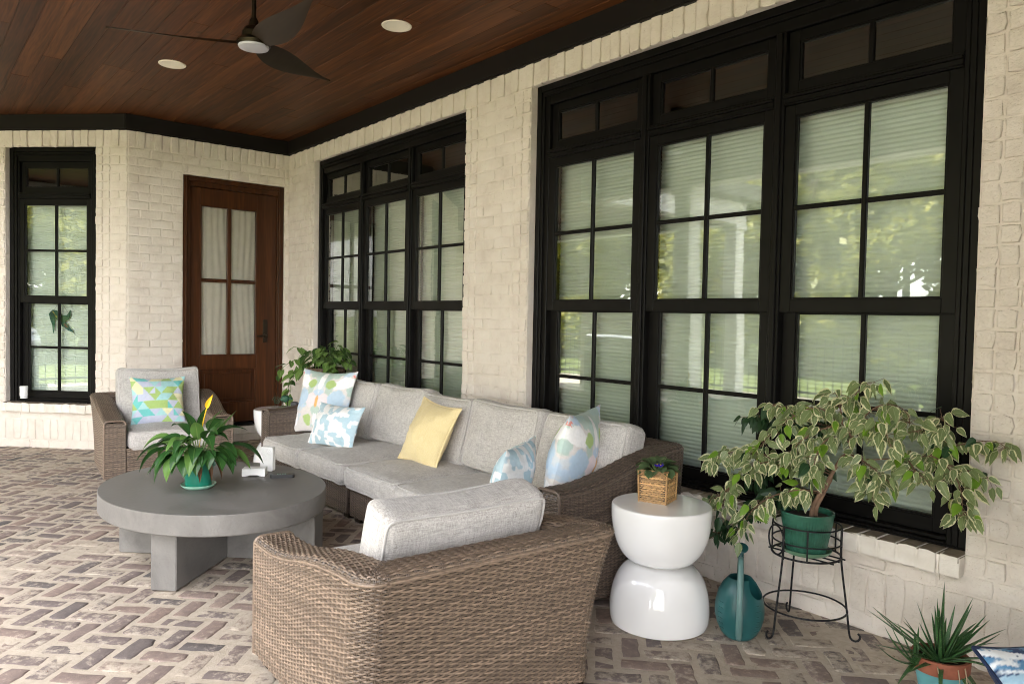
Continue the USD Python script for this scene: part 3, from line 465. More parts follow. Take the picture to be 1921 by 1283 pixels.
# ---------------------------------------------------------------- porch edge, garden (seen in the glass)
emit('porch_header', cat_([box(1.16, 9.2, -3.62, -3.36, 2.86, CEIL - 0.002, 0.006), box(0.9, 1.16, -6.5, -3.36, 2.86, CEIL - 0.002, 0.006), box(-5.4, 1.16, -6.76, -6.5, 2.86, CEIL - 0.002, 0.006)]), 'white_trim', label='white beam along the open edge of the porch', cat='beam')
for x, yc_, lab in ((-3.6, -6.63, 'white square porch column at the far end of the open side'), (1.03, -6.63, 'white square porch column at the outer corner of the deeper end'), (2.5, -3.49, 'white square porch column in the middle of the open side'), (6.9, -3.49, 'white square porch column near the camera on the open side')):
    c = thing('porch_column', (x, yc_, 0), label=lab, cat='column', group='white columns of the porch')
    emit('shaft', box(-0.11, 0.11, -0.11, 0.11, 0.14, 2.78, 0.006), 'white_trim', c); emit('base_block', box(-0.15, 0.15, -0.15, 0.15, -0.1, 0.14, 0.008), 'white_trim', c); emit('cap', box(-0.14, 0.14, -0.14, 0.14, 2.78, 2.86, 0.008), 'white_trim', c)
emit('wing_wall', box(-5.5, -5.2, -6.4, -3.2, -0.1, 3.2), 'painted_brick', label='white painted wall of the house wing past the far end of the porch', cat='wall')
emit('garden_wall', cat_([box(-3.2, -0.75, -7.8, -7.45, -0.1, 1.5, 0.01), box(-3.25, -0.70, -7.85, -7.4, 1.5, 1.57, 0.01)]), 'patio_stone', label='low stone garden wall behind the grill', cat='wall')
gr0 = thing('barbecue_grill', (-1.0, -6.2, -0.06), math.radians(150), 'stainless barbecue grill on the patio, mirrored in the near window', 'grill')
emit('cabinet', box(-0.55, 0.55, -0.28, 0.28, 0.08, 0.84, 0.01), 'black_frame', gr0); emit('shelf', cat_([box(-0.85, -0.555, -0.25, 0.25, 0.80, 0.84, 0.005), box(0.555, 0.85, -0.25, 0.25, 0.80, 0.84, 0.005)]), 'metal_grill', gr0)
lidp = [(0.30 * math.cos(t), 0.845 + 0.30 * math.sin(t) ** 0.8) for t in np.linspace(0, math.pi, 18)]; lm = trimesh.creation.extrude_polygon(shp.Polygon(lidp), 1.1, engine='earcut'); emit('lid', moved((lm.vertices - [0, 0, 0.55], lm.faces), (0, 0, 0), rx=math.pi / 2, rz=math.pi / 2), 'metal_grill', gr0, smooth=30)
emit('handle', tube([(-0.4, 0.34, 0.98), (0.4, 0.34, 0.98)], 0.014, 8), 'metal_grill', gr0)
for sx in (-0.5, 0.5):
    for sy in (-0.24, 0.24): emit('leg', box(sx - 0.02, sx + 0.02, sy - 0.02, sy + 0.02, 0, 0.085), 'black_iron', gr0)
fence = thing('iron_fence', (0, -9.6, -0.12), label='black iron picket fence between patio and lawn', cat='fence')
for z in (0.15, 1.05): emit('rail', box(-15, 9, -0.015, 0.015, z, z + 0.04), 'black_iron', fence)
for k in range(150): emit('picket', box(-15 + k * 0.16, -15 + k * 0.16 + 0.016, -0.01, 0.01, 0.02, 1.2), 'black_iron', fence)
def tree(seed, h, rad, low):
    rng = np.random.default_rng(seed); pts = spline([(0, 0, -0.2), (0.1, 0.05, h * 0.3), (-0.1, 0.1, h * 0.6), (0.05, 0, h * 0.92)], 12); parts = [tube(pts, np.linspace(0.16, 0.03, 12), 8)]; cl = []
    for k in range(26):
        t = rng.uniform(low, 0.95); z = h * t; a = rng.uniform(0, 6.28); rr = rad * rng.uniform(0.35, 1) * math.sqrt(max(0.05, 1 - ((t - 0.55) / 0.5) ** 2)); e = np.array([math.cos(a) * rr, math.sin(a) * rr, z + rr * 0.35])
        parts.append(tube(spline([(0, 0, z * 0.85), e * [0.5, 0.5, 0] + [0, 0, z + rr * 0.1], e], 6), np.linspace(0.05, 0.012, 6), 5)); cl.append((e, rad * rng.uniform(0.22, 0.42)))
    V, C = [], []
    for e, r in cl:
        n = int(210 * (r / rad / 0.3) ** 2); d = rng.normal(0, 1, (n, 3)); d /= np.linalg.norm(d, axis=1, keepdims=True); p = e + d * r * rng.uniform(0.2, 1, (n, 1)) ** 0.6 * [1, 1, 0.75]
        a1 = rng.normal(0, 1, (n, 3)); a1 /= np.linalg.norm(a1, axis=1, keepdims=True); a2 = np.cross(a1, rng.normal(0, 1, (n, 3))); a2 /= np.linalg.norm(a2, axis=1, keepdims=True); s = rng.uniform(0.08, 0.19, (n, 1))
        V.append(np.stack([p - a1 * s, p + a2 * s * 0.55, p + a1 * s, p - a2 * s * 0.55], 1).reshape(-1, 3)); C.append(np.repeat(np.stack([np.full(n, 0.5), np.full(n, 0.5), rng.random(n)], -1), 4, 0))
    V = np.vstack(V); q = np.arange(len(V)).reshape(-1, 4); return cat_(parts), (V, np.vstack([q[:, [0, 1, 2]], q[:, [0, 2, 3]]])), np.vstack(C)
protos = []
for k, (sd, h, r_, low) in enumerate(((1, 9, 3.0, 0.2), (2, 12, 3.2, 0.35), (3, 6, 2.3, 0.1))):
    protos.append(tree(sd, h, r_, low))
spots = [(-20, -17, 1), (-15.5, -19, 0), (-12, -16.5, 2), (-9.5, -20, 1), (-6.5, -17.5, 0), (-3.2, -19.5, 1), (-1, -17, 2), (1.6, -20, 0), (5, -18, 1), (9, -20, 0), (-24, -13, 0), (-18, -12.5, 2), (-26, -20, 1), (-13, -24, 1), (-4, -25, 1), (3, -26, 1), (13, -17, 1), (-22, -8, 1), (-16, -5.5, 0), (-12, -24.5, 0), (-19, -23, 0), (-8, -25, 1), (0, -25, 0)]
hedge = [(-24 + 2.1 * k, -14.6 - 0.5 * (k % 3) - (1.5 if k % 4 == 0 else 0), 2) for k in range(15)]
spots += [(x, y - 1.2, k) for x, y, k in hedge] + [(-28, -24, 0), (-21, -27, 1), (-16, -28, 1), (-9, -29, 0), (-5.5, -22, 0), (4, -30, 1), (10, -26, 0), (-32, -16, 1)]
first = {}
for n_, (x, y, k) in enumerate(spots):
    lab = f'{("broad leafy tree", "tall leafy tree", "low bushy tree")[k]} beyond the garden fence, mirrored in the windows'
    grp = ('broad leafy trees', 'tall leafy trees', 'low bushy trees')[k] + ' beyond the garden fence'
    if k not in first:
        t = thing('garden_tree', (x, y, -0.16), n_, lab, 'tree', grp); emit('trunk', protos[k][0], 'tree_bark', t, smooth=True); emit('crown', protos[k][1], 'tree_leaf', t, col=protos[k][2]); first[k] = t
    else: copy_of(first[k], (x, y, -0.16), n_ * 1.7, lab, 'tree', grp)

# ---------------------------------------------------------------- woven furniture
def weave(pos, stake, rng, colour, hw=0.0034, amp=0.0027, bulge=0.0026, flip=1, step=4, stakes=True, backing=True, k0=0):
    """real over-and-under strands on a grid of points: axis 0 runs along the strands (step samples per stake), axis 1 from row to row"""
    ns, nr = pos.shape[:2]; gs = np.gradient(pos, axis=0); gr = np.gradient(pos, axis=1)
    gs /= np.maximum(np.linalg.norm(gs, axis=2, keepdims=True), 1e-9); gr /= np.maximum(np.linalg.norm(gr, axis=2, keepdims=True), 1e-9)
    N = np.cross(gs, gr) * flip; N /= np.maximum(np.linalg.norm(N, axis=2, keepdims=True), 1e-9)
    i = np.arange(ns)[:, None] + k0; j = np.arange(nr)[None, :]
    wob = rng.normal(0, 0.0006, (ns // step + 2, nr)); wob = wob[np.arange(ns) // step]
    off = amp * np.cos(np.pi * (i / step + j)) + rng.normal(0, 0.0004, (1, nr))
    c = pos + N * off[..., None] + gr * wob[..., None]
    tri = np.stack([c - gr * hw - N * bulge, c + N * bulge * 0.7, c + gr * hw - N * bulge], 2)          # ns nr 3 3
    V = tri.transpose(1, 0, 2, 3).reshape(-1, 3); f = grid_faces(ns, 3); F = (f[None] + (np.arange(nr) * ns * 3)[:, None, None]).reshape(-1, 3)
    tone = rng.uniform(0.60, 1.38, (nr, 1)) * (0.86 + 0.28 * meshkit.noise(np.stack([np.tile(np.arange(ns) / 23.0, (nr, 1)), np.tile(np.arange(nr)[:, None] * 7.3, (1, ns)), np.zeros((nr, ns))], -1), 3))
    C = np.repeat((tone[..., None] * np.array(colour)).reshape(-1, 3), 3, 0)
    parts, cols = [(V, F)], [C]
    if stakes:
        for k in range((-k0) % step, ns, step):
            for e in (-0.0032, 0.0032):
                q = pos[k] + gs[k] * e; w = gs[k] * 0.0024
                v = np.stack([q - w - N[k] * 0.001, q + N[k] * 0.0016, q + w - N[k] * 0.001], 1).reshape(-1, 3); parts.append((v, grid_faces(nr, 3))); cols.append(np.tile(np.array(colour) * 0.55, (len(v), 1)))
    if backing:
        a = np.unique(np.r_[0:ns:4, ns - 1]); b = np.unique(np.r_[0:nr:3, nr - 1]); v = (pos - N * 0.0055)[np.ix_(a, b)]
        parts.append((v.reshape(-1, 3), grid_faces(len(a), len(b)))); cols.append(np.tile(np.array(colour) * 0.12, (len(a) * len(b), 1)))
    return cat_(parts), np.vstack(cols)
def smooth_(t): t = np.clip(t, 0, 1); return t * t * (3 - 2 * t)
def wicker_frame(parent, f, b, W, w, zb, hf, hb, fs, fb, zi, right, left, rng, colour, pitch=0.0082, stake=0.028, apron_top=0.27, ybounds=None):
    """f front x, b back x (positive), W half width, w arm thickness; arms at right (-y) and left (+y)"""
    ds = stake / 4; rc = 0.075; P = []
    def line(p, q): n = max(1, int(round(np.hypot(*(np.subtract(q, p))) / ds))); return [np.array(p) + (np.array(q) - p) * k / n for k in range(n)]
    def arc(c, a0, a1): n = max(2, int(round(abs(a1 - a0) * (rc + 0.03) / ds))); return [np.array(c) + rc * np.array([math.cos(a), math.sin(a)]) for a in np.linspace(a0, a1, n, endpoint=False)]
    if right: P += line((f, -W), (-b + rc, -W)) + arc((-b + rc, -W + rc), -math.pi / 2, -math.pi)
    n1 = len(P); P += line((-b, -W + (rc if right else 0)), (-b, W - (rc if left else 0))); n2 = len(P)
    if left: P += arc((-b + rc, W - rc), math.pi, math.pi / 2) + line((-b + rc, W), (f, W))
    P.append(np.array((f, W) if left else (-b, W))); P = np.array(P); ns = len(P)
    t = np.gradient(P, axis=0); t /= np.linalg.norm(t, axis=1, keepdims=True); N = np.stack([-t[:, 1], t[:, 0]], -1)
    u = np.clip((f - P[:, 0]) / (f + b), 0, 1); isback = np.zeros(ns, bool); isback[n1:n2] = True
    g = smooth_((u - 0.12) / 0.85); h = hf + (hb - hf) * g; sy = np.sign(P[:, 1])
    F = np.stack([-fb * smooth_((u - 0.55) / 0.45), np.where(np.abs(P[:, 1]) > W - rc - 1e-6, 1, np.abs(P[:, 1]) / W) * sy * fs * smooth_((u - 0.2) / 0.8)], -1)
    if not right: F[P[:, 1] < 0, 1] = 0
    if not left: F[P[:, 1] > 0, 1] = 0
    r = 0.028
    no, nt, ni = int((hb - zb) / pitch), int((w + 0.03) / pitch), max(2, int((hb - zi) / pitch))
    o = np.r_[np.zeros(no), ]; rows = []
    tt = np.linspace(0, 1, no)
    for i in range(nt):  # the rolled top
        q = (i + 0.5) / nt; L = np.pi * r + (w - 2 * r); d = q * L
        if d < np.pi * r / 2: a = d / r; rows.append((r * (1 - math.cos(a)), -r + r * math.sin(a)))
        elif d < np.pi * r / 2 + w - 2 * r: rows.append((r + d - np.pi * r / 2, 0.0))
        else: a = (d - np.pi * r / 2 - (w - 2 * r)) / r; rows.append((w - r + r * math.sin(a), -r + r * math.cos(a)))
    def place(off, z):
        Q = P - N * off
        Q = np.stack([np.maximum(Q[:, 0], -b + off) if off > 0 else Q[:, 0], Q[:, 1]], -1)
        if off > 0:
            if right: Q[:, 1] = np.maximum(Q[:, 1], -W + off)
            if left: Q[:, 1] = np.minimum(Q[:, 1], W - off)
        k = np.clip((z - zb) / (h - zb), 0, 1) ** 1.9
        return np.concatenate([Q + F * k[:, None], z[:, None]], 1)
    pos = [place(0, zb + (h - r - zb) * q) for q in tt] + [place(of, h + dz) for of, dz in rows] + [place(w, h - r - (h - r - zi) * (q + 1) / ni) for q in range(ni)]
    pos = np.stack(pos, 1)
    cuts = [(0, n1, 'arm')] if right else []
    cuts += [(n1, n2, 'back_panel')] + ([(n2, ns, 'arm')] if left else [])
    def border(a_, e):
        o_ = []
        for j_ in (no, no + nt - 1):
            p_ = pos[a_:e:2, j_] + [0, 0, 0.0035]; t_ = np.arange(len(p_)); o_.append(tube(p_, 0.0052 + 0.0012 * np.sin(t_ * 1.9), 7))
        return cat_(o_)
    for a_, b_, nm in cuts:
        e = min(b_ + 1, ns); m, c = weave(pos[a_:e], stake, rng, colour, k0=a_ % 8, flip=-1); bb = border(a_, e); n0_ = len(c); c = np.vstack([c, np.array(colour) * (0.8 + 0.5 * meshkit.noise(bb[0] * 60, 4))[:, None]]); emit(nm, cat_([m, bb]), 'wicker_strand', parent, smooth=True, col=c)
    for sgn, on, idx in ((-1, right, 0), (1, left, -1)):
        if not on: continue
        edge = pos[idx][:no + nt + 2]; bm = tube(edge + [0.001, 0, 0], 0.0075, 8)
        y = np.linspace(W - w + 0.004, W - 0.003, 21) * sgn; y = y if sgn > 0 else y; z = np.arange(zb, hf - 0.012, pitch)
        Y, Z = np.meshgrid(y, z, indexing='ij'); m, c = weave(np.stack([np.full(Y.shape, f + 0.004) - 0.02 * smooth_((Z - hf + 0.05) / 0.05) , Y, Z], -1), stake, rng, colour, flip=sgn * (1 if sgn > 0 else 1))
        mm = cat_([m, bm]); emit('arm_front', mm, 'wicker_strand', parent, smooth=True, col=np.vstack([c, np.tile(np.array(colour) * 0.95, (len(bm[0]), 1))]))
    y0 = -W + (w if right else 0.012); y1 = W - (w if left else 0.012); n = int((y1 - y0) / ds) + 1
    Y, Z = np.meshgrid(np.linspace(y0, y1, n), np.arange(zb, apron_top, pitch), indexing='ij'); m, c = weave(np.stack([np.full(Y.shape, f - 0.008), Y, Z], -1), stake, rng, colour); emit('front_apron', m, 'wicker_strand', parent, smooth=True, col=c)
    for sgn, on in ((-1, right), (1, left)):   # flat closed side where two pieces meet
        if on: continue
        n = int((f + b) / ds) + 1; X, Z = np.meshgrid(np.linspace(-b, f - 0.006, n), np.arange(zb, apron_top, pitch), indexing='ij')
        m, c = weave(np.stack([X, np.full(X.shape, sgn * (W - 0.002)), Z], -1), stake, rng, colour, flip=-sgn); bm = tube([(f - 0.008, sgn * (W - 0.008), zb), (f - 0.008, sgn * (W - 0.008), apron_top)], 0.008, 8)
        emit('side_panel', cat_([m, bm]), 'wicker_strand', parent, smooth=True, col=np.vstack([c, np.tile(np.array(colour), (len(bm[0]), 1))]))
    yl, yr = y0 - 0.002, y1 + 0.002
    emit('seat_deck', box(-b + 0.06, f - 0.02, yl, yr, apron_top - 0.03, apron_top - 0.012), 'dark_basket', parent)
    for sx in (f - 0.06, -b + 0.06):
        for sy_ in (-W + 0.055, W - 0.055): emit('foot', box(sx - 0.035, sx + 0.035, sy_ - 0.035, sy_ + 0.035, 0.006, zb + 0.004, 0.004), 'bronze', parent)
SUBBOX = trimesh.creation.box((2, 2, 2))
for _ in range(5): SUBBOX = SUBBOX.subdivide()
SUBBOX.merge_vertices()
def cushion(parent, name, L, Wd, H, loc, rz=0, rx=0, ry=0, r=0.035, crown=0.025, seed=0, wr=0.006, mat_='grey_linen', pipe='grey_piping', sag=0.0, piped=True, bulge=0.0):
    """box cushion, L along x, Wd along y, H along z, with welted edges"""
    hx, hy, hz = L / 2, Wd / 2, H / 2; hh = np.array([hx, hy, hz])
    def deform(p):
        q = np.clip(p, -(hh - r), hh - r); d = p - q; n = np.linalg.norm(d, axis=1, keepdims=True); p = np.where(n > 1e-9, q + d / np.maximum(n, 1e-9) * r, p)
        a, b_, c_ = p[:, 0] / hx, p[:, 1] / hy, p[:, 2] / hz; k = np.clip(1 - a * a, 0, 1) * np.clip(1 - b_ * b_, 0, 1)
        o = p.copy(); o[:, 2] += np.clip(c_, -1, 1) * crown * k - sag * np.clip(1 - a * a, 0, 1) * (b_ + 1) / 2 * 0
        side = np.clip(1 - c_ * c_, 0, 1); o[:, 0] += np.sign(a) * 0.012 * side * (np.abs(a) ** 6); o[:, 1] += np.sign(b_) * 0.010 * side * (np.abs(b_) ** 6)
        if sag: o[:, 0] += sag * np.clip(1 - b_ * b_, 0, 1) * np.clip(-a, 0, 1) ** 2
        if bulge: o[:, 0] += np.clip(a, -1, 1) * bulge * np.clip(1 - b_ * b_, 0, 1) * np.clip(1 - c_ * c_, 0, 1)
        w = meshkit.fbm(np.stack([o[:, 0] * 7 + seed * 3.1, o[:, 1] * 7, o[:, 2] * 7 + seed], -1), 4, seed) - 0.5
        w2 = meshkit.noise(np.stack([o[:, 0] * 26 + seed, o[:, 1] * 5, o[:, 2] * 5], -1), seed + 7) - 0.5
        o += np.sign(p) * (np.abs(p) / hh > 0.6) * (w * wr * 2.2 + w2 * wr * 0.5)[:, None] * [0.35, 0.35, 1.0]
        return o
    t = thing(name, loc, rz, parent=parent, rx=rx, ry=ry)
    emit('cover', (deform(SUBBOX.vertices * hh), SUBBOX.faces), mat_, t, smooth=True)
    if piped:
        for sg in (-1, 1):
            a = np.linspace(0, 2 * np.pi, 160, endpoint=False); s = np.sign(np.stack([np.cos(a), np.sin(a)], -1)); e = np.abs(np.stack([np.cos(a), np.sin(a)], -1)) ** 0.16 * s
            p = np.stack([e[:, 0] * hx, e[:, 1] * hy, np.full(160, sg * hz)], -1); p = deform(p); p = np.vstack([p, p[:2]]); c = p.mean(0); p = p + (p - c) / np.linalg.norm(p - c, axis=1, keepdims=True) * 0.0025
            emit('piping', tube(p, 0.0052, 6, False), pipe, t, smooth=True)
    return t
CH = (0.190, 0.138, 0.100); SF = (0.105, 0.077, 0.060)
rng = np.random.default_rng(31)
def chair(loc, rz, label):
    t = thing('wicker_armchair', loc, rz, label, 'armchair')
    wicker_frame(t, 0.45, 0.44, 0.472, 0.15, 0.045, 0.49, 0.62, 0.03, 0.11, 0.36, True, True, rng, CH)
    return t
cA = chair((5.445, -1.778, 0), math.radians(177), 'brown wicker armchair seen from behind in the foreground, nearest the camera')
cushion(cA, 'seat_cushion', 0.70, 0.60, 0.14, (0.09, 0, 0.335), seed=1)
cushion(cA, 'back_cushion', 0.46, 0.64, 0.16, (-0.20, 0, 0.515), ry=math.radians(74), r=0.038, crown=0.022, seed=2, wr=0.012, sag=0.015)
cB = chair((1.03, -1.545, 0), math.radians(-6), 'brown wicker armchair facing the camera in front of the wooden door')
cushion(cB, 'seat_cushion', 0.70, 0.60, 0.15, (0.10, 0, 0.325), seed=3)
cushion(cB, 'back_cushion', 0.50, 0.64, 0.16, (-0.19, 0, 0.60), ry=math.radians(76), r=0.038, crown=0.028, seed=4, wr=0.016, sag=0.02)
def sofa(loc, label, W, right, left, seats, backs, s0):
    """local x runs towards the room (world -Y), local y along world +X"""
    t = thing('wicker_sofa', loc, -math.pi / 2, label, 'sofa')
    wicker_frame(t, 0.46, 0.44, W, 0.15, 0.045, 0.575, 0.705, 0.0, 0.03, 0.34, right, left, rng, SF, apron_top=0.235)
    for k, (a, b_) in enumerate(seats): cushion(t, 'seat_cushion', 0.80, b_ - a - 0.006, 0.145, (0.11 + rng.uniform(-0.01, 0.01), (a + b_) / 2, 0.305), r=0.034, crown=0.034, seed=s0 + k, wr=0.010)
    for k, (a, b_, lean) in enumerate(backs): cushion(t, 'back_cushion', 0.43, b_ - a - 0.010, 0.175, (-0.185 + rng.uniform(-0.02, 0.02), (a + b_) / 2, 0.590 + rng.uniform(-0.012, 0.012)), ry=math.radians(77 - lean), r=0.038, crown=0.030, seed=s0 + 10 + k, wr=0.014, sag=rng.uniform(0.008, 0.024), rz=rng.uniform(-0.05, 0.05))
    return t
yc = -0.56
sofa((2.65, yc, 0), 'far half of the wicker sofa with grey cushions, under the window nearer the door', 0.73, True, False, [(-0.58, 0.06), (0.06, 0.725)], [(-0.58, 0.04, 0), (0.04, 0.66, 1)], 20)
sofa((4.405, yc, 0), 'near half of the wicker sofa with grey cushions, its arm beside the white table', 0.985, False, True, [(-0.985, -0.34), (-0.34, 0.275), (0.275, 0.83)], [(-1.08, -0.48, 2), (-0.48, 0.20, 0), (0.22, 0.85, 3)], 40)

# ---------------------------------------------------------------- throw pillows
def pillow(name, w, h, th, loc, rz, tilt, print_, label, group=None, n=84, seed=0, roll=0.0, mat_='printed_cloth', pipe=None, back=None):
    g = np.linspace(-1, 1, n); U, Vv = np.meshgrid(g, g, indexing='ij'); rngp = np.random.default_rng(seed)
    def surf(U, Vv, sg):
        x = w / 2 * U * (1 - 0.105 * (1 - Vv ** 2) * U ** 2); z = h / 2 * Vv * (1 - 0.105 * (1 - U ** 2) * Vv ** 2)
        t = th / 2 * (np.clip(1 - U ** 2, 0, 1) ** 0.62) * (np.clip(1 - Vv ** 2, 0, 1) ** 0.62); t = t * (1 + 0.16 * (1 - np.abs(U)) * (1 - np.abs(Vv)))
        q = np.stack([U * 2.1 + seed, Vv * 2.1, 0 * U + sg], -1); wv = (meshkit.fbm(q * 1.6, 4, seed) - 0.5); edge = np.clip(1 - np.maximum(U ** 2, Vv ** 2), 0, 1) ** 0.4
        fold = (meshkit.noise(np.stack([U * 9 + seed, Vv * 2, 0 * U + sg], -1), seed + 1) - 0.5) * np.abs(Vv) ** 3 * 0.02 + (meshkit.noise(np.stack([U * 2, Vv * 9, 0 * U + sg], -1), seed + 2) - 0.5) * np.abs(U) ** 3 * 0.02
        return np.stack([x, -sg * (t + (wv * 0.022 + fold) * edge), z + h / 2], -1)
    A, B = surf(U, Vv, 1), surf(U, Vv, -1); V = np.vstack([A.reshape(-1, 3), B.reshape(-1, 3)]); f = grid_faces(n, n); F = np.vstack([f, f[:, ::-1] + n * n])
    t = thing(name, loc, rz, label, 'pillow', group, rx=tilt, ry=roll)
    col = None if print_ is None else np.vstack([print_(U, Vv).reshape(-1, 3), (print_ if back is None else back)(-U if back is None else U, Vv).reshape(-1, 3)])
    m = trimesh.Trimesh(V, F, process=False)
    emit('cover', (V, F), mat_, t, smooth=True, col=col)
    if pipe:
        e = np.linspace(-1, 1, 50); o = np.ones(50); uu = np.r_[e, o, e[::-1], -o, e[:2]]; vv = np.r_[-o, e, o, e[::-1], -o[:2]]
        p = surf(uu, vv, 1); p[:, 1] = 0; emit('piping', tube(p * [1.008, 1, 1], 0.0065, 6, False), pipe, t, smooth=True)
    return t
def hash2(a, b, s=0):
    x = np.sin(a * 127.1 + b * 311.7 + s * 74.7) * 43758.5453; return x - np.floor(x)
def mixc(base, col, m): return base * (1 - m[..., None]) + np.array(col) * m[..., None]
def geo(U, V):
    pal = np.array([(0.36, 0.50, 0.17), (0.16, 0.50, 0.47), (0.36, 0.60, 0.60), (0.50, 0.52, 0.63), (0.72, 0.68, 0.42), (0.47, 0.50, 0.62)])
    p, q = U * 2.3 + 0.3, V * 3.4 + 0.2; row = np.floor(q); p = p * 1.0 + 0.5 * (row % 2); fx, fy = p - np.floor(p), q - row; up = np.abs(fx - 0.5) * 2 < 1 - fy
    side = np.where(fx > 0.5, 1, -1); cx = np.where(up, np.floor(p) * 2, np.floor(p) * 2 + side); half = np.where(hash2(cx, row, 5) > 0.55, np.where(np.where(up, fx > 0.5, fx * 0 > 1), 1, 0), 0)
    return pal[(hash2(cx + half * 0.37, row, 1) * 5.999).astype(int)]
def abstract(U, V):
    a = np.abs(U); n = lambda f, s: meshkit.fbm(np.stack([a * f, V * f + s, 0 * U + s], -1), 4, s)
    c = np.tile(np.array([0.62, 0.66, 0.70]), U.shape + (1,)); c = mixc(c, (0.50, 0.62, 0.75), smooth_((n(2.2, 3) - 0.47) / 0.1)); c = mixc(c, (0.70, 0.66, 0.64), smooth_((n(2.6, 7) - 0.5) / 0.07)); c = mixc(c, (0.42, 0.56, 0.50), smooth_((n(3.1, 11) - 0.58) / 0.05) * 0.8)
    for x, y, rx, ry, r, col in ((0.0, -0.75, 0.13, 0.33, 0, (0.86, 0.85, 0.86)), (0.0, 0.62, 0.10, 0.40, 0, (0.86, 0.85, 0.86)), (0.70, 0.62, 0.33, 0.20, 0.5, (0.88, 0.87, 0.87)), (0.86, -0.62, 0.16, 0.24, 0, (0.88, 0.87, 0.87)), (0.22, -0.02, 0.20, 0.22, 0, (0.80, 0.68, 0.70)), (0.34, 0.52, 0.14, 0.16, 0.6, (0.38, 0.52, 0.17)), (0.30, -0.62, 0.15, 0.19, -0.5, (0.40, 0.55, 0.18)), (0.0, 0.0, 0.05, 0.20, 0, (0.80, 0.42, 0.12)), (0.62, 0.05, 0.28, 0.3, 0.3, (0.46, 0.60, 0.74))):
        ca_, sa_ = math.cos(r), math.sin(r); dx, dy = (a - x), (V - y); d = np.hypot((ca_ * dx + sa_ * dy) / rx, (-sa_ * dx + ca_ * dy) / ry) + (n(6, int(abs(x * 37 + y * 91)) + 20) - 0.5) * 0.9
        c = mixc(c, col, smooth_((1.05 - d) / 0.16) * 0.93)
    red = (n(22, 51) > 0.66) & (a > 0.82) & (V > 0.78); c = mixc(c, (0.75, 0.22, 0.15), red * 0.9)
    return c
def spots_(U, V):
    q = np.stack([U * 6.2, V * 4.3, 0 * U + 2], -1); f = meshkit.noise(q, 5) + 0.35 * meshkit.noise(q * 2.3, 8); w = smooth_((f - 0.70) / 0.035); c = np.tile(np.array([0.86, 0.87, 0.88]), U.shape + (1,))
    tint = meshkit.noise(q * 0.8, 12); return mixc(c, (0.46, 0.63, 0.72), w * (0.75 + 0.35 * tint))
def feather(U, V):
    q = np.stack([U * 3 + 0.8 * np.sin(V * 3), V * 12 + U * 6, 0 * U], -1); f = meshkit.fbm(q, 4, 4); c = np.tile(np.array([0.78, 0.80, 0.83]), U.shape + (1,)); c = mixc(c, (0.10, 0.24, 0.42), smooth_((f - 0.47) / 0.1)); g = meshkit.fbm(np.stack([U * 2.4 + 5, V * 3, 0 * U], -1), 3, 9); c = mixc(c, (0.22, 0.42, 0.58), smooth_((g - 0.55) / 0.08) * 0.8); c = mixc(c, (0.02, 0.05, 0.14), smooth_((meshkit.fbm(q * 1.7, 3, 15) - 0.6) / 0.05)); return c
navy = lambda U, V: np.tile(np.array([0.012, 0.022, 0.06]), U.shape + (1,))
rad = math.radians
pillow('throw_pillow', 0.43, 0.43, 0.15, (1.15, -1.60, 0.385), rad(90 - 10), rad(-20), geo, 'square pillow of green, aqua and cream triangles on the armchair by the door', seed=3)
pillow('throw_pillow', 0.57, 0.53, 0.17, (2.29, -0.72, 0.39), rad(22), rad(-16), abstract, 'large square pillow with a mirrored pastel watercolour print at the far end of the sofa', seed=5)
pillow('throw_pillow', 0.50, 0.33, 0.15, (2.80, -0.87, 0.38), rad(14), rad(-22), spots_, 'oblong white pillow with pale blue spots leaning at the far end of the sofa', seed=7)
pillow('throw_pillow', 0.45, 0.44, 0.18, (3.70, -0.70, 0.38), rad(-2), rad(-24), None, 'plain yellow piped pillow in the middle of the sofa', seed=9, mat_='yellow_cloth', pipe='yellow_cloth', roll=rad(4))
pillow('throw_pillow', 0.50, 0.36, 0.17, (4.86, -0.90, 0.375), rad(-58), rad(-14), spots_, 'white pillow with pale blue spots leaning against the near end pillow', seed=13)
pillow('throw_pillow', 0.55, 0.52, 0.21, (4.98, -0.62, 0.385), rad(-62), rad(-14), abstract, 'large pastel watercolour pillow against the near arm of the sofa', seed=17)
pillow('throw_pillow', 0.46, 0.46, 0.25, (7.31, -0.547, 0.012), rad(66), rad(-48), feather, 'blue and white feather print pillow with navy back on the floor at the right edge', seed=23, pipe='navy_cloth', back=navy)

# ---------------------------------------------------------------- coffee table
tb = thing('coffee_table', (3.57, -1.925, 0), rad(4), 'oval grey concrete coffee table on a crossed plank base', 'coffee table')
def oval_slab(a, b, z0, z1, ch, n=110):
    t = np.linspace(0, 2 * np.pi, n, endpoint=False); c = np.stack([np.cos(t), np.sin(t)], -1); rings = []
    for d, z in ((ch, z0), (0, z0 + ch), (0, z1 - ch), (ch * 0.3, z1 - ch * 0.3), (ch, z1)): rings.append(np.concatenate([c * [a - d, b - d], np.full((n, 1), z)], 1))
    V = np.vstack(rings + [[[0, 0, z0]], [[0, 0, z1]]]); F = []
    for r in range(4):
        for k in range(n): k2 = (k + 1) % n; F += [[r * n + k, r * n + k2, (r + 1) * n + k2], [r * n + k, (r + 1) * n + k2, (r + 1) * n + k]]
    for k in range(n): k2 = (k + 1) % n; F += [[len(V) - 2, k2, k], [len(V) - 1, 4 * n + k, 4 * n + k2]]
    return V, np.array(F)
emit('table_top', oval_slab(0.705, 0.56, 0.29, 0.395, 0.006), 'concrete', tb, smooth=25)
emit('leg', moved(box(-0.575, 0.575, -0.065, 0.065, 0.006, 0.292, 0.005), (0.02, 0.03, 0), rad(-45 - 4)), 'concrete', tb)
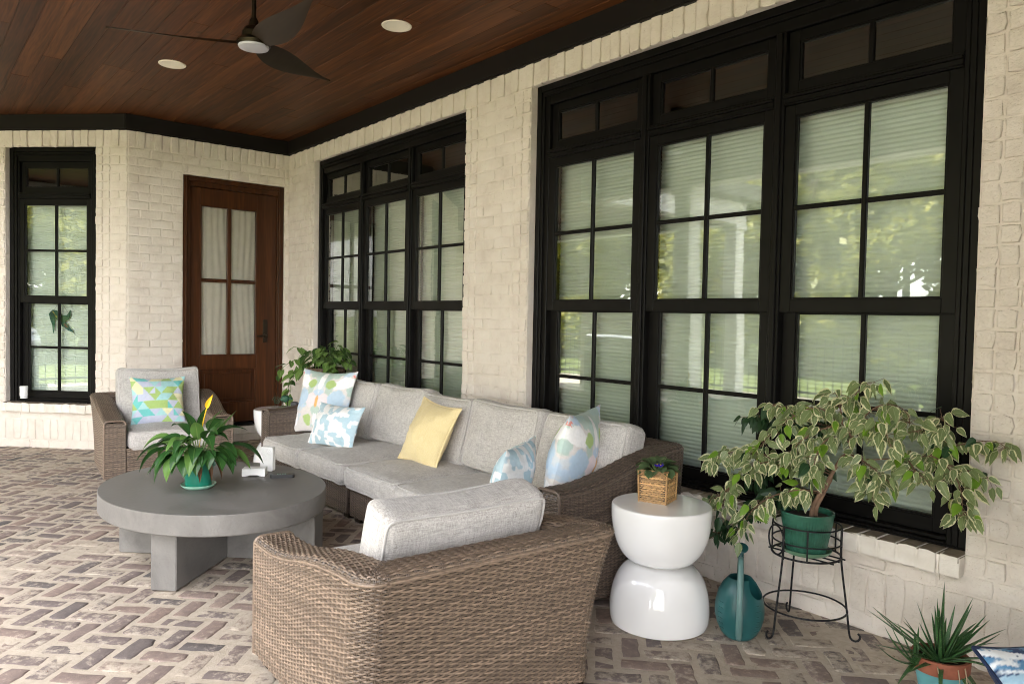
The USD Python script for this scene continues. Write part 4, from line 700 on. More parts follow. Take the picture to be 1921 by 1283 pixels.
for sg in (-1, 1): emit('leg', moved(box(0.066, 0.56, -0.065, 0.065, 0.006, 0.291, 0.005), (0.02, 0.03, 0), rad(45 - 4 + (180 if sg < 0 else 0))), 'concrete', tb)

# ---------------------------------------------------------------- hourglass stools
HG = [(0.0, 0.0), (0.206, 0.0), (0.214, 0.006), (0.2195, 0.03), (0.221, 0.06)] + [(0.100 + 0.121 * math.cos(a) ** 0.85, 0.06 + 0.208 * math.sin(a)) for a in np.linspace(0.12, 1.5, 14)] + [(0.1005, 0.270)]
HG += [(0.100 + 0.121 * math.cos(a) ** 0.85, 0.500 - 0.226 * math.sin(a)) for a in np.linspace(1.5, 0.12, 14)] + [(0.2215, 0.505), (0.2215, 0.521), (0.219, 0.528), (0.213, 0.531), (0.0, 0.531)]
st1 = thing('hourglass_stool', (5.665, -0.655, 0.004), label='glossy white hourglass stool beside the near arm of the sofa, holding the violet basket', cat='side table')
emit('body', lathe(HG, 72), 'glazed_white', st1, smooth=50)
copy_of(st1, (1.66, -0.76, 0.004), 0, 'glossy white hourglass stool half hidden behind the far arm of the sofa', 'side table')

# ---------------------------------------------------------------- leaves
def leaf_mesh(base, d, L, W, droop=0.6, fold=0.25, rng=None, nl=7, shape='ovate', up=(0, 0, 1), curl=0.0, roll=0.0):
    d = np.asarray(d, float); d = d / np.linalg.norm(d); side = np.cross(d, up); 
    if np.linalg.norm(side) < 1e-3: side = np.cross(d, (1, 0, 0))
    side /= np.linalg.norm(side); n = np.cross(side, d)
    if roll: side, n = side * math.cos(roll) + n * math.sin(roll), n * math.cos(roll) - side * math.sin(roll)
    t = np.linspace(0, 1, nl); p = np.array(base, float); V, C = [], []; r = rng.random() if rng is not None else 0.5
    if shape == 'lance': w = np.sin(np.pi * t ** 0.72) ** 0.95 * (1 - 0.25 * t); w[-1] = 0.0
    elif shape == 'round': w = np.sqrt(np.clip(1 - (2 * t - 1) ** 2, 0, 1)); w[0] = 0.12
    elif shape == 'arrow': w = np.array([0.55, 0.95, 1.0, 0.86, 0.6, 0.3, 0.0]) if nl == 7 else 1 - t
    else: w = np.sin(np.pi * np.clip(t, 0, 1) ** 0.62) ** 0.9; w[-1] = 0.0; w = np.where(t > 0.8, w * 0.82, w)
    us = np.array([-1, -0.5, 0, 0.5, 1.0])
    for k in range(nl):
        ww = W / 2 * max(w[k], 0.02)
        for u in us:
            off = side * u * ww + n * (abs(u) * fold * ww + curl * u * ww * t[k])
            if shape == 'arrow' and k == 0: off = off - d * abs(u) * L * 0.22
            V.append(p + off); C.append((max(1 - abs(u), 0) if 0 < k < nl - 1 else 0.15 * (1 - abs(u)), t[k], r))
        d = d + np.array([0, 0, -1.0]) * droop / nl; d /= np.linalg.norm(d); n = np.cross(side, d); p = p + d * L / (nl - 1)
    return np.array(V), grid_faces(nl, 5), np.array(C)
def put_leaf(parent, m, mat_, name='leaf'): emit(name, (m[0], m[1]), mat_, parent, smooth=True, col=m[2])
def shell_pot(r0, r1, h, wall=0.006, lip=0.0, liph=0.0, ribs=0, seg=64):
    pr = [(0, 0), (r0, 0)] + ([(r0 + (r1 - r0) * k / 8, h * k / 8) for k in range(1, 8)] if not lip else [(r0 + (r1 - r0) * (h - liph) / h * k / 6, (h - liph) * k / 6) for k in range(1, 7)])
    pr += ([(r1 + lip, h - liph), (r1 + lip, h)] if lip else [(r1, h - 0.004), (r1 - 0.001, h)]) + [(r1 - wall, h), (r1 - wall - 0.002, h - 0.02), (r0 * 0.9, 0.02), (0, 0.02)]
    V, F = lathe(pr, seg)
    if ribs:
        a = np.arctan2(V[:, 1], V[:, 0]); z = V[:, 2]; rr = np.hypot(V[:, 0], V[:, 1]); k = (rr > r0 * 0.98) & (z > 0.008) & (z < h - 0.022) & (rr > r0 + (r1 - r0) * z / h - 0.004); V[k, :2] *= (1 + 0.014 * np.cos(a[k] * ribs))[:, None]
    return V, F

# ---------------------------------------------------------------- peace lily on the table
rng = np.random.default_rng(77); zt = 0.395
lily = thing('peace_lily', (3.60, -2.02, zt), label='peace lily with one yellow flower in a green pot on the coffee table', cat='potted plant')
emit('saucer', lathe([(0, 0.001), (0.070, 0.001), (0.088, 0.016), (0.090, 0.022), (0.085, 0.021), (0.068, 0.008), (0, 0.008)], 56), 'mint_saucer', lily, smooth=40)
emit('pot', moved(shell_pot(0.066, 0.082, 0.150, 0.006, 0.006, 0.038), (0, 0, 0.009)), 'teal_pot', lily, smooth=40)
emit('soil', moved(lathe([(0.077, 0.0), (0.04, 0.004), (0, 0.006)], 30), (0, 0, 0.14)), 'soil', lily, smooth=True)
right = np.array([0.639, 0.769, 0.0]); fwd = np.array([-0.768, 0.640, 0.0])      # across and away, for laying out the leaves round the pot
LL = [(-0.95, -0.3, 0.62, 0.27, 0.07, 1.5), (-0.85, -0.55, 0.42, 0.25, 0.075, 1.9), (-0.7, -0.75, 0.25, 0.25, 0.07, 2.2), (-0.35, -0.95, 0.15, 0.23, 0.075, 2.4), (0.05, -1, 0.25, 0.22, 0.075, 2.3), (0.35, -0.95, 0.2, 0.21, 0.07, 2.3), (0.75, -0.6, 0.5, 0.26, 0.075, 1.9), (0.95, -0.2, 0.75, 0.33, 0.08, 1.5), (0.98, 0.1, 0.5, 0.35, 0.085, 1.5), (0.75, 0.45, 1.5, 0.31, 0.055, 0.15), (-0.6, 0.5, 0.8, 0.25, 0.07, 1.2), (-0.98, 0.1, 0.75, 0.30, 0.075, 1.5), (-0.45, 0.3, 1.1, 0.25, 0.07, 1.3), (0.15, 0.6, 1.3, 0.25, 0.07, 1.0), (0.35, -0.3, 1.3, 0.24, 0.07, 1.6), (-0.2, -0.5, 1.1, 0.23, 0.075, 1.9), (0.55, 0.1, 1.2, 0.26, 0.075, 1.4), (-0.55, -0.2, 1.0, 0.27, 0.07, 1.7), (0.2, -0.7, 0.9, 0.24, 0.075, 2.0), (-0.8, -0.15, 0.9, 0.30, 0.065, 1.7), (0.7, -0.3, 1.0, 0.28, 0.075, 1.7), (0.5, -0.7, 0.75, 0.24, 0.07, 2.2), (-0.55, -0.75, 0.7, 0.25, 0.07, 2.2), (0.05, -0.25, 1.6, 0.22, 0.065, 1.4), (-0.25, 0.1, 1.6, 0.24, 0.065, 1.3), (0.9, -0.45, 0.1, 0.2, 0.06, 1.8), (-0.95, -0.5, 0.2, 0.24, 0.05, 1.3), (0.25, 0.25, 1.9, 0.25, 0.06, 1.2)]
LL += [(rng.normal(0, 0.7), rng.normal(-0.2, 0.7), rng.uniform(0.2, 1.3), rng.uniform(0.2, 0.27), 0.07, rng.uniform(1.5, 2.4)) for _ in range(16)]
for k, (r_, f_, el, L, W, dr) in enumerate(LL):
    d = right * r_ + fwd * f_ + np.array([0, 0, el * (0.6 if k != 9 else 0.9)]); d /= np.linalg.norm(d); b0 = np.array([0, 0, 0.14]) + (right * r_ + fwd * f_) * 0.018
    sl = rng.uniform(0.10, 0.17); dd = d + np.array([0, 0, 0.55]); dd /= np.linalg.norm(dd); p = spline([b0, b0 + dd * sl * 0.55, b0 + dd * sl * 0.62 + d * sl * 0.42], 7)
    emit('stem', tube(p, [0.004] * 3 + [0.003] * 4, 5, False), 'stem_green', lily, smooth=True)
    put_leaf(lily, leaf_mesh(p[-1], p[-1] - p[-2], L * rng.uniform(0.58, 0.76), W * rng.uniform(1.05, 1.4), dr * 1.15, rng.uniform(0.22, 0.5), rng, 9, 'lance', curl=rng.uniform(-0.3, 0.3), roll=rng.uniform(-0.5, 0.5)), ('lily_leaf', 'lily_leaf', 'lily_leaf', 'lily_pale')[k % 4 if k != 9 else 3])
for r_, f_ in ((0.55, -0.5), (0.75, -0.3), (0.35, -0.75)): put_leaf(lily, leaf_mesh(np.array([0, 0, 0.16]) + (right * r_ + fwd * f_) * 0.13, right * r_ + fwd * f_ + [0, 0, -0.4], 0.12, 0.03, 2.2, 0.8, rng, 7, 'lance'), 'lily_dry')
fp = spline([(0, 0, 0.14), right * 0.010 + [0, 0, 0.28], right * 0.045 - fwd * 0.01 + [0, 0, 0.43]], 10); emit('flower_stem', tube(fp, 0.0033, 6), 'lily_pale' if False else 'petal_yellow', lily, smooth=True)
m = leaf_mesh(fp[-1], np.array([0, 0, 1]) + right * 0.45, 0.085, 0.030, -0.1, 1.2, rng, 9, 'lance', up=tuple(-fwd)); emit('flower', (m[0], m[1]), 'petal_yellow', lily, smooth=True)

# ---------------------------------------------------------------- small things on the table
fan_ = thing('desk_fan', (3.39, -1.545, zt), rad(38), 'small white upright fan with black grille at the back of the coffee table', 'fan')
bd = trimesh.creation.extrude_polygon(shp.box(-0.030, 0.012, 0.030, 0.135).buffer(0.011), 0.032, engine='earcut'); emit('body', moved((bd.vertices, bd.faces), (0, 0.0, 0.002), rx=math.pi / 2), 'white_plastic', fan_)
gr_ = [moved(lathe([(r, -0.0016), (r + 0.0028, -0.0016), (r + 0.0028, 0.0016), (r, 0.0016), (r, -0.0016)], 40), (0, -0.033, 0.102), rx=math.pi / 2) for r in (0.004, 0.011, 0.018, 0.025, 0.032)] + [box(-0.0012, 0.0012, -0.0335, -0.0315, 0.068, 0.136)]
emit('grille', cat_(gr_), 'white_plastic', fan_); emit('grille_back', moved(lathe([(0, 0), (0.035, 0), (0.035, 0.001), (0, 0.001)], 40), (0, -0.0308, 0.102), rx=math.pi / 2), 'black_plastic', fan_)
wb = thing('white_box', (3.475, -1.665, zt), rad(58), 'small white plastic box lying by the fan on the coffee table', 'box')
pts = shp.Polygon([(-0.065, 0), (-0.045, 0), (-0.02, 0.008), (0.02, 0.008), (0.045, 0), (0.065, 0), (0.065, 0.038), (-0.065, 0.038)]).buffer(-0.004).buffer(0.004); bx = trimesh.creation.extrude_polygon(pts, 0.075, engine='earcut'); emit('case', moved((bx.vertices, bx.faces), (0, 0.0375, 0.001), rx=math.pi / 2), 'white_plastic', wb); emit('lid', box(-0.0655, 0.0655, -0.038, 0.038, 0.0385, 0.046, 0.004), 'white_plastic', wb)
rc_ = thing('remote_control', (3.615, -1.555, zt), rad(62), 'slim black remote control near the right rim of the coffee table', 'remote')
rb = trimesh.creation.extrude_polygon(shp.box(-0.055, -0.012, 0.055, 0.012).buffer(0.012), 0.019, engine='earcut'); emit('case', moved((rb.vertices, rb.faces), (0, 0, 0.001)), 'black_plastic', rc_)
for k in range(4): emit('button', box(-0.03 + k * 0.014, -0.022 + k * 0.014, -0.006, 0.003, 0.020, 0.0215, 0.0006), 'mint_saucer', rc_)

# ---------------------------------------------------------------- violet basket
vb = thing('violet_basket', (5.62, -0.63, 0.5355), rad(18), 'african violet with purple flower in a square woven basket on the white stool', 'potted plant')
hs = 0.066; q = np.linspace(0, 4, 4 * 4 * 11 + 1); cx = np.array([(-1, -1), (1, -1), (1, 1), (-1, 1), (-1, -1)]) * hs; pq = np.stack([np.interp(q, range(5), cx[:, 0]), np.interp(q, range(5), cx[:, 1])], -1)
rr = np.maximum(np.abs(pq).max(1), 1e-9); pq = pq * (1 - 0.05 * np.clip(np.hypot(pq[:, 0], pq[:, 1]) / hs - 1.15, 0, 1) / 0.27)[:, None]
Zr = np.arange(0.004, 0.142, 0.0098); pos = np.stack([np.concatenate([pq * (0.97 + 0.09 * z), np.full((len(pq), 1), z)], 1) for z in Zr], 1)
m, c = weave(pos, 0.01, rng, (0.44, 0.26, 0.11), hw=0.0052, amp=0.0021, bulge=0.0042, stakes=False); emit('woven_sides', m, 'wicker_strand', vb, smooth=True, col=c)
emit('corner_cord', cat_([tube([(sx * hs * 0.96, sy * hs * 0.96, 0.0), (sx * hs * 1.02, sy * hs * 1.02, 0.14)], 0.0042, 6) for sx in (-1, 1) for sy in (-1, 1)]), 'basket_rush', vb, smooth=True)
emit('soil', box(-hs + 0.005, hs - 0.005, -hs + 0.005, hs - 0.005, 0.01, 0.125), 'soil', vb)
for k in range(26):
    a = k * 2.4 + rng.uniform(-0.2, 0.2); ring_ = k % 3; rad_ = (0.035, 0.055, 0.07)[ring_] ; d = np.array([math.cos(a), math.sin(a), (1.1, 0.45, 0.1)[ring_]]); b0 = np.array([math.cos(a) * rad_ * 0.7, math.sin(a) * rad_ * 0.7, 0.138 + (0.018, 0.012, 0.004)[ring_]])
    emit('stem', tube([np.array([0, 0, 0.12]), b0], 0.002, 5, False), 'stem_green', vb, smooth=True); put_leaf(vb, leaf_mesh(b0, d, rng.uniform(0.056, 0.074), rng.uniform(0.046, 0.058), 1.0, 0.4, rng, 7, 'round', roll=rng.uniform(-0.3, 0.3)), 'violet_leaf')
for fx, fy, fz_ in ((0.012, -0.042, 0.172), (0.026, -0.036, 0.170)):
    fl = []
    for k in range(5):
        a = k * 1.2566; m = leaf_mesh((0, 0, 0), (math.cos(a), math.sin(a), 0.15), 0.014, 0.013, 0.2, 0.1, rng, 5, 'round'); fl.append(moved((m[0], m[1]), (fx, fy, fz_), rx=0.7))
    emit('flower', cat_(fl), 'petal_violet', vb, smooth=True); emit('flower_eye', moved(lathe([(0, 0.004), (0.003, 0.002), (0.003, 0), (0, 0)], 10), (fx, fy - 0.001, fz_ + 0.001), rx=0.7), 'petal_yellow', vb)

# ---------------------------------------------------------------- watering can
import manifold3d as m3
can = thing('watering_can', (5.975, -0.50, 0.004), math.atan2(-0.84, 0.54), 'dark teal plastic watering can on the floor between stool and plant stand', 'watering can')
def egg(r, o=0.0): return m3.CrossSection([np.array([(0, 0)] + [(max(r * rr_ - o, 0.0), z) for rr_, z in ((0.55, 0.0), (0.74, 0.02), (0.9, 0.055), (0.985, 0.09), (1.0, 0.12), (0.965, 0.155), (0.86, 0.195), (0.70, 0.228), (0.48, 0.254), (0.25, 0.268))] + [(0, 0.272)])]).revolve(64)
hole = m3.Manifold.cylinder(0.3, 0.052, 0.052, 48).scale((1.0, 0.82, 1)).rotate((-38, 14, 0)).translate((0.006, 0.018, 0.165))
bodym = egg(0.103) - egg(0.103, 0.004).translate((0, 0, 0.004)) - hole
emit('body', bodym, 'can_plastic', can, smooth=40)
rib_ = [tube([(0.103 * rr_ * math.cos(a) * 1.003, 0.103 * rr_ * math.sin(a) * 1.003, z) for a in np.linspace(a0, a0 + 0.26, 6)], 0.0016, 5) for z, rr_ in ((0.05, 0.885), (0.072, 0.95), (0.094, 0.988), (0.116, 1.0), (0.138, 0.985), (0.16, 0.955)) for a0 in (-1.0, 0.72)]
emit('measure_mark', cat_(rib_), 'can_plastic', can, smooth=True)
hp = spline([(0.060, 0, 0.012), (0.098, 0, 0.055), (0.122, 0, 0.13), (0.112, 0, 0.225), (0.070, 0, 0.305), (0.035, 0, 0.338), (0.005, 0, 0.33), (-0.012, 0, 0.29), (-0.02, 0, 0.262)], 40)
V, F = tube(hp, np.interp(np.linspace(0, 1, 40), [0, 0.15, 0.8, 1], [0.012, 0.0135, 0.0115, 0.010]), 14); emit('handle', (V, F), 'can_handle', can, smooth=True)
sp_ = spline([(-0.055, 0, 0.08), (-0.105, 0, 0.16), (-0.118, 0, 0.25), (-0.128, 0, 0.325)], 14); emit('spout', tube(sp_, np.linspace(0.020, 0.012, 14), 12), 'can_plastic', can, smooth=True)
emit('rose', moved(lathe([(0, -0.02), (0.012, -0.02), (0.030, 0.0), (0.031, 0.006), (0.028, 0.009), (0, 0.011)], 28), (-0.129, 0, 0.34), ry=rad(28)), 'can_plastic', can, smooth=40)

# ---------------------------------------------------------------- plant stand and variegated fig
ps = thing('plant_stand', (6.12, -0.225, 0.004), label='black wrought iron plant stand under the variegated fig by the window', cat='plant stand')
def circ(r, z, n=48): a = np.linspace(0, 2 * np.pi, n + 1); a = np.r_[a, a[1]]; return np.stack([r * np.cos(a), r * np.sin(a), np.full(len(a), z)], -1)
emit('lower_ring', tube(circ(0.172, 0.115), 0.0042, 8, False), 'black_iron', ps, smooth=True); emit('pot_ring', tube(circ(0.142, 0.345), 0.0046, 8, False), 'black_iron', ps, smooth=True); emit('top_ring', tube(circ(0.140, 0.475), 0.0038, 8, False), 'black_iron', ps, smooth=True); emit('middle_ring', tube(circ(0.1415, 0.405), 0.0036, 8, False), 'black_iron', ps, smooth=True)
for a in (rad(-102), rad(18), rad(138)):
    e = np.array([math.cos(a), math.sin(a), 0]); lg = [e * 0.142 + [0, 0, 0.35], e * 0.158 + [0, 0, 0.22], e * 0.176 + [0, 0, 0.09], e * 0.184 + [0, 0, 0.030], e * 0.192 + [0, 0, 0.010], e * 0.207 + [0, 0, 0.0045], e * 0.222 + [0, 0, 0.013], e * 0.226 + [0, 0, 0.028], e * 0.217 + [0, 0, 0.040]]
    emit('leg', tube(spline(lg, 36), 0.0046, 8), 'black_iron', ps, smooth=True); emit('upright', tube([e * 0.141 + [0, 0, 0.335], e * 0.141 + [0, 0, 0.478]], 0.0052, 8), 'black_iron', ps, smooth=True)
for a in (rad(-150), rad(-60), rad(60)): 
    e = np.array([math.cos(a), math.sin(a), 0]); emit('upright', tube([e * 0.1405 + [0, 0, 0.345], e * 0.1405 + [0, 0, 0.475]], 0.0036, 6), 'black_iron', ps, smooth=True)
a = rad(-118); e = np.array([math.cos(a), math.sin(a), 0]); s_ = np.array([-math.sin(a), math.cos(a), 0]); t_ = np.linspace(0, 2 * np.pi, 33); t_ = np.r_[t_, t_[1]]
emit('round_loop', tube(e * 0.146 + s_ * (0.058 * np.cos(t_))[:, None] + np.array([0, 0, 1]) * (0.41 + 0.062 * np.sin(t_))[:, None], 0.0038, 8, False), 'black_iron', ps, smooth=True)
for k in (-1, 0, 1): emit('cross_bar', tube([(-0.15, k * 0.05 , 0.343), (0.15, k * 0.05, 0.343)], 0.0036, 6), 'black_iron', ps, smooth=True)
fig = thing('variegated_fig', (0, 0, 0), label='large weeping fig with cream edged leaves in a ribbed green pot before the window', cat='potted plant')
O = np.array([6.12, -0.225, 0.352])
emit('saucer', moved(lathe([(0, 0), (0.088, 0), (0.102, 0.012), (0.105, 0.02), (0.099, 0.02), (0.085, 0.006), (0, 0.006)], 56), O), 'sage_saucer', fig, smooth=40)
emit('pot', moved(shell_pot(0.080, 0.112, 0.175, 0.007, 0, 0, 56, 224), O + [0, 0, 0.007]), 'green_glaze', fig, smooth=50); emit('soil', moved(lathe([(0.102, 0), (0.05, 0.006), (0, 0.008)], 30), O + [0, 0, 0.158]), 'soil', fig, smooth=True)
BR = {
    'trunk': [(6.141, -0.23, 0.515), (6.169, -0.23, 0.609), (6.225, -0.23, 0.712), (6.251, -0.23, 0.766), (6.29, -0.23, 0.813)],
    'trunk2': [(6.15, -0.21, 0.509), (6.177, -0.22, 0.598), (6.202, -0.2, 0.669), (6.224, -0.22, 0.722)],
    't_up': [(6.29, -0.23, 0.813), (6.306, -0.24, 0.883), (6.273, -0.25, 0.935), (6.226, -0.25, 0.963)],
    'b1': [(6.231, -0.25, 0.952), (6.171, -0.28, 0.993), (6.086, -0.3, 0.95), (6.006, -0.33, 0.873), (5.943, -0.35, 0.772)],
    'b1b': [(6.086, -0.3, 0.95), (5.985, -0.28, 0.985), (5.908, -0.26, 0.964)],
    'b2': [(6.225, -0.23, 0.712), (6.101, -0.27, 0.741), (5.998, -0.31, 0.74), (5.886, -0.34, 0.689), (5.818, -0.35, 0.605), (5.773, -0.36, 0.474)],
    'b2b': [(5.998, -0.31, 0.74), (5.885, -0.3, 0.77), (5.754, -0.29, 0.736), (5.667, -0.29, 0.672)],
    'b2c': [(6.193, -0.23, 0.626), (6.097, -0.3, 0.628), (6.002, -0.35, 0.581), (5.925, -0.37, 0.497), (5.895, -0.38, 0.396)],
    'b2d': [(5.818, -0.35, 0.605), (5.736, -0.36, 0.529), (5.656, -0.37, 0.488), (5.603, -0.38, 0.466)],
    'b3': [(6.273, -0.25, 0.935), (6.254, -0.24, 1.011), (6.229, -0.24, 1.064)],
    'b3b': [(6.254, -0.24, 1.011), (6.318, -0.26, 1.051), (6.361, -0.27, 1.099), (6.415, -0.28, 1.119)],
    'b4': [(6.293, -0.24, 0.859), (6.36, -0.25, 0.968), (6.428, -0.24, 1.029), (6.492, -0.22, 1.023), (6.516, -0.2, 0.951)],
    'b4b': [(6.36, -0.25, 0.968), (6.447, -0.3, 0.95), (6.503, -0.32, 0.876)],
    'b5': [(6.268, -0.23, 0.791), (6.4, -0.23, 0.804), (6.515, -0.21, 0.828), (6.6, -0.18, 0.851), (6.661, -0.14, 0.886), (6.741, -0.11, 0.915), (6.788, -0.09, 0.916), (6.822, -0.08, 0.879)],
    'b5b': [(6.6, -0.18, 0.851), (6.629, -0.17, 0.921), (6.634, -0.17, 0.984), (6.62, -0.17, 1.003)],
    'b5c': [(6.629, -0.17, 0.921), (6.585, -0.2, 0.949), (6.545, -0.22, 0.935)],
    'b6': [(6.585, -0.19, 0.846), (6.656, -0.2, 0.821), (6.695, -0.2, 0.771), (6.719, -0.21, 0.696), (6.731, -0.22, 0.63)],
    'b6b': [(6.656, -0.2, 0.821), (6.713, -0.15, 0.805), (6.764, -0.11, 0.782), (6.782, -0.1, 0.778)],
    'b6c': [(6.515, -0.21, 0.828), (6.576, -0.26, 0.788), (6.626, -0.29, 0.76)],
    'b7': [(6.29, -0.23, 0.813), (6.423, -0.28, 0.774), (6.495, -0.31, 0.738)],
    'b7b': [(6.323, -0.25, 0.776), (6.413, -0.3, 0.721), (6.437, -0.32, 0.665)],
    'b8': [(6.232, -0.25, 0.919), (6.167, -0.31, 0.881), (6.119, -0.35, 0.821), (6.09, -0.38, 0.729)],
    'b8b': [(6.264, -0.25, 0.878), (6.236, -0.33, 0.859), (6.225, -0.37, 0.795), (6.215, -0.38, 0.706)],
    'bk1': [(6.203, -0.2, 0.911), (6.013, -0.12, 0.905), (5.868, -0.1, 0.899), (5.711, -0.1, 0.888)],
    'bk2': [(6.21, -0.2, 0.717), (6.005, -0.14, 0.711), (5.86, -0.12, 0.659), (5.749, -0.12, 0.575)],
    'bk3': [(6.178, -0.2, 0.607), (6.0, -0.17, 0.579), (5.841, -0.17, 0.485), (5.704, -0.22, 0.36), (5.652, -0.25, 0.301)],
}
rng = np.random.default_rng(404); tips = []
for k, pts in BR.items():
    P = spline(pts, 6 * len(pts)); r0 = {'trunk': 0.011, 'trunk2': 0.009, 't_up': 0.007}.get(k, 0.0036); P = P + (meshkit.fbm(P * 25, 2, 3)[:, None] - 0.5) * 0.006; emit('branch', tube(P, np.linspace(r0, 0.0012 if k not in ('trunk', 'trunk2') else r0 * 0.6, len(P)), 7), 'bark' if r0 > 0.005 else 'twig', fig, smooth=True)
    if k in ('trunk', 'trunk2'): continue
    tips.append((k, P))
leaves = []
for k, P in tips:
    seg = np.linalg.norm(np.diff(P, axis=0), axis=1).sum(); n = int(seg / 0.0064) + 3
    dens = {'t_up': 0.5, 'b5': 0.62, 'b2d': 0.6}.get(k, 1.0)
    for q in range(int(n * dens)):
        t = rng.uniform(0.12, 1.0) if q > 2 else 1.0; i = min(int(t * (len(P) - 1)), len(P) - 2); p = P[i]
        if k == 'b5' and t < 0.35: continue
        tw = np.array([rng.normal(0, 1), rng.normal(0, 0.8), rng.uniform(-0.6, 0.5)]); tw /= np.linalg.norm(tw); ln = rng.uniform(0.01, 0.05); b0 = p + tw * ln
        b0[1] = min(b0[1], -0.05)
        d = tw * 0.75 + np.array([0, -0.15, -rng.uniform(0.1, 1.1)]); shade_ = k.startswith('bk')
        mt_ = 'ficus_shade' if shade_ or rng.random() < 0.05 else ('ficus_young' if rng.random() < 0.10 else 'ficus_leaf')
        L = rng.uniform(0.042, 0.082)
        leaves.append((leaf_mesh(b0, d, L, L * rng.uniform(0.47, 0.58), rng.uniform(0.3, 1.1), rng.uniform(0.08, 0.35), rng, 7, 'ovate', up=(rng.normal(0, 0.3), -1, 0.3), roll=rng.uniform(-0.8, 0.8), curl=rng.uniform(-0.25, 0.35)), mt_, L, (p, b0)))
leaves.sort(key=lambda l: -l[2] if l[1] != 'ficus_shade' else 0)
tw_ = [tube([a_, b_], 0.0008, 4, False) for _, _, _, (a_, b_) in leaves]; emit('petioles', cat_(tw_), 'twig', fig, kind='stuff')
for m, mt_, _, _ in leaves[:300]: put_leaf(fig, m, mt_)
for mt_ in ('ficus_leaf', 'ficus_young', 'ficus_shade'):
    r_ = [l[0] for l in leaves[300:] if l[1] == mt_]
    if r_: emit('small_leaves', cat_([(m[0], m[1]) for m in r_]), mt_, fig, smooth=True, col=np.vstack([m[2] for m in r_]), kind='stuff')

# ---------------------------------------------------------------- vine in the dark basket behind the far stool
vs = thing('basket_stand', (1.39, -0.21, 0.004), label='slim dark metal stand hidden behind the far arm of the sofa', cat='plant stand')
emit('top_plate', moved(lathe([(0, 0), (0.15, 0), (0.15, 0.012), (0, 0.012)], 32), (0, 0, 0.70)), 'black_iron', vs)
for k in range(3): a = k * 2.094 + 0.4; emit('leg', tube([(math.cos(a) * 0.13, math.sin(a) * 0.13, 0.70), (math.cos(a) * 0.16, math.sin(a) * 0.16, 0.0)], 0.008, 8), 'black_iron', vs)
vine = thing('vine_basket', (1.39, -0.21, 0.717), label='pale green arrowhead vine spilling from a dark woven basket behind the sofa', cat='potted plant'); rng = np.random.default_rng(91)
n = 160; a = np.linspace(0, 2 * np.pi, n + 1); Zr = np.arange(0.004, 0.135, 0.0105); pos = np.stack([np.stack([(0.135 + 0.27 * z) * np.cos(a), (0.135 + 0.27 * z) * np.sin(a), np.full(n + 1, z)], -1) for z in Zr], 1)
m, c = weave(pos, 0.02, rng, (0.14, 0.085, 0.05), hw=0.005, amp=0.004, bulge=0.0045, step=8); emit('woven_basket', m, 'wicker_strand', vine, smooth=True, col=c)
emit('soil', moved(lathe([(0.16, 0), (0.08, 0.01), (0, 0.012)], 30), (0, 0, 0.115)), 'soil', vine, smooth=True)
for k in range(64):
    a = rng.uniform(0, 6.28); rr_ = rng.uniform(0.02, 0.15); up_ = rng.uniform(0.03, 0.20) * (1.2 - rr_ * 3); out = np.array([math.cos(a), math.sin(a), 0]); b0 = np.array([0, 0, 0.12]) + out * rr_ * 0.6; e = b0 + out * (0.03 + rr_ * 0.75) + [0, 0, up_ + 0.02]
    emit('stem', tube(spline([b0, (b0 + e) / 2 + [0, 0, 0.03], e], 6), 0.0022, 5, False), 'stem_green', vine, smooth=True); L = rng.uniform(0.07, 0.115)
    put_leaf(vine, leaf_mesh(e, out * 0.8 - fwd * 0.5 + [0, 0, rng.uniform(-0.7, 0.3)], L, L * rng.uniform(0.62, 0.8), 1.1, 0.25, rng, 7, 'arrow', roll=rng.uniform(-0.4, 0.4)), 'vine_leaf' if rng.random() < 0.66 else 'vine_shade')
for path in ([(-0.10, -0.08, 0.13), (-0.24, -0.18, 0.20), (-0.36, -0.27, 0.12), (-0.42, -0.30, 0.02)], [(-0.10, -0.10, 0.13), (-0.22, -0.22, 0.10), (-0.26, -0.26, -0.04), (-0.25, -0.27, -0.16)], [(-0.05, -0.12, 0.14), (-0.16, -0.24, 0.06), (-0.19, -0.27, -0.10)], [(-0.12, 0.0, 0.14), (-0.30, -0.10, 0.29), (-0.42, -0.15, 0.31)], [(0.10, -0.05, 0.13), (0.22, -0.06, 0.15), (0.27, -0.07, 0.08)]):
    P = spline(path, 16); emit('runner', tube(P, 0.003, 5), 'stem_green', vine, smooth=True)
    for i in range(4, 16, 2):
        d = np.array([rng.normal(0, 0.8), rng.normal(-0.4, 0.6), rng.uniform(-0.9, 0.2)]); L = rng.uniform(0.07, 0.12); put_leaf(vine, leaf_mesh(P[i] + d * 0.015, d, L, L * rng.uniform(0.6, 0.8), 0.9, 0.25, rng, 7, 'arrow', roll=rng.uniform(-0.5, 0.5)), 'vine_leaf' if rng.random() < 0.7 else 'vine_shade')

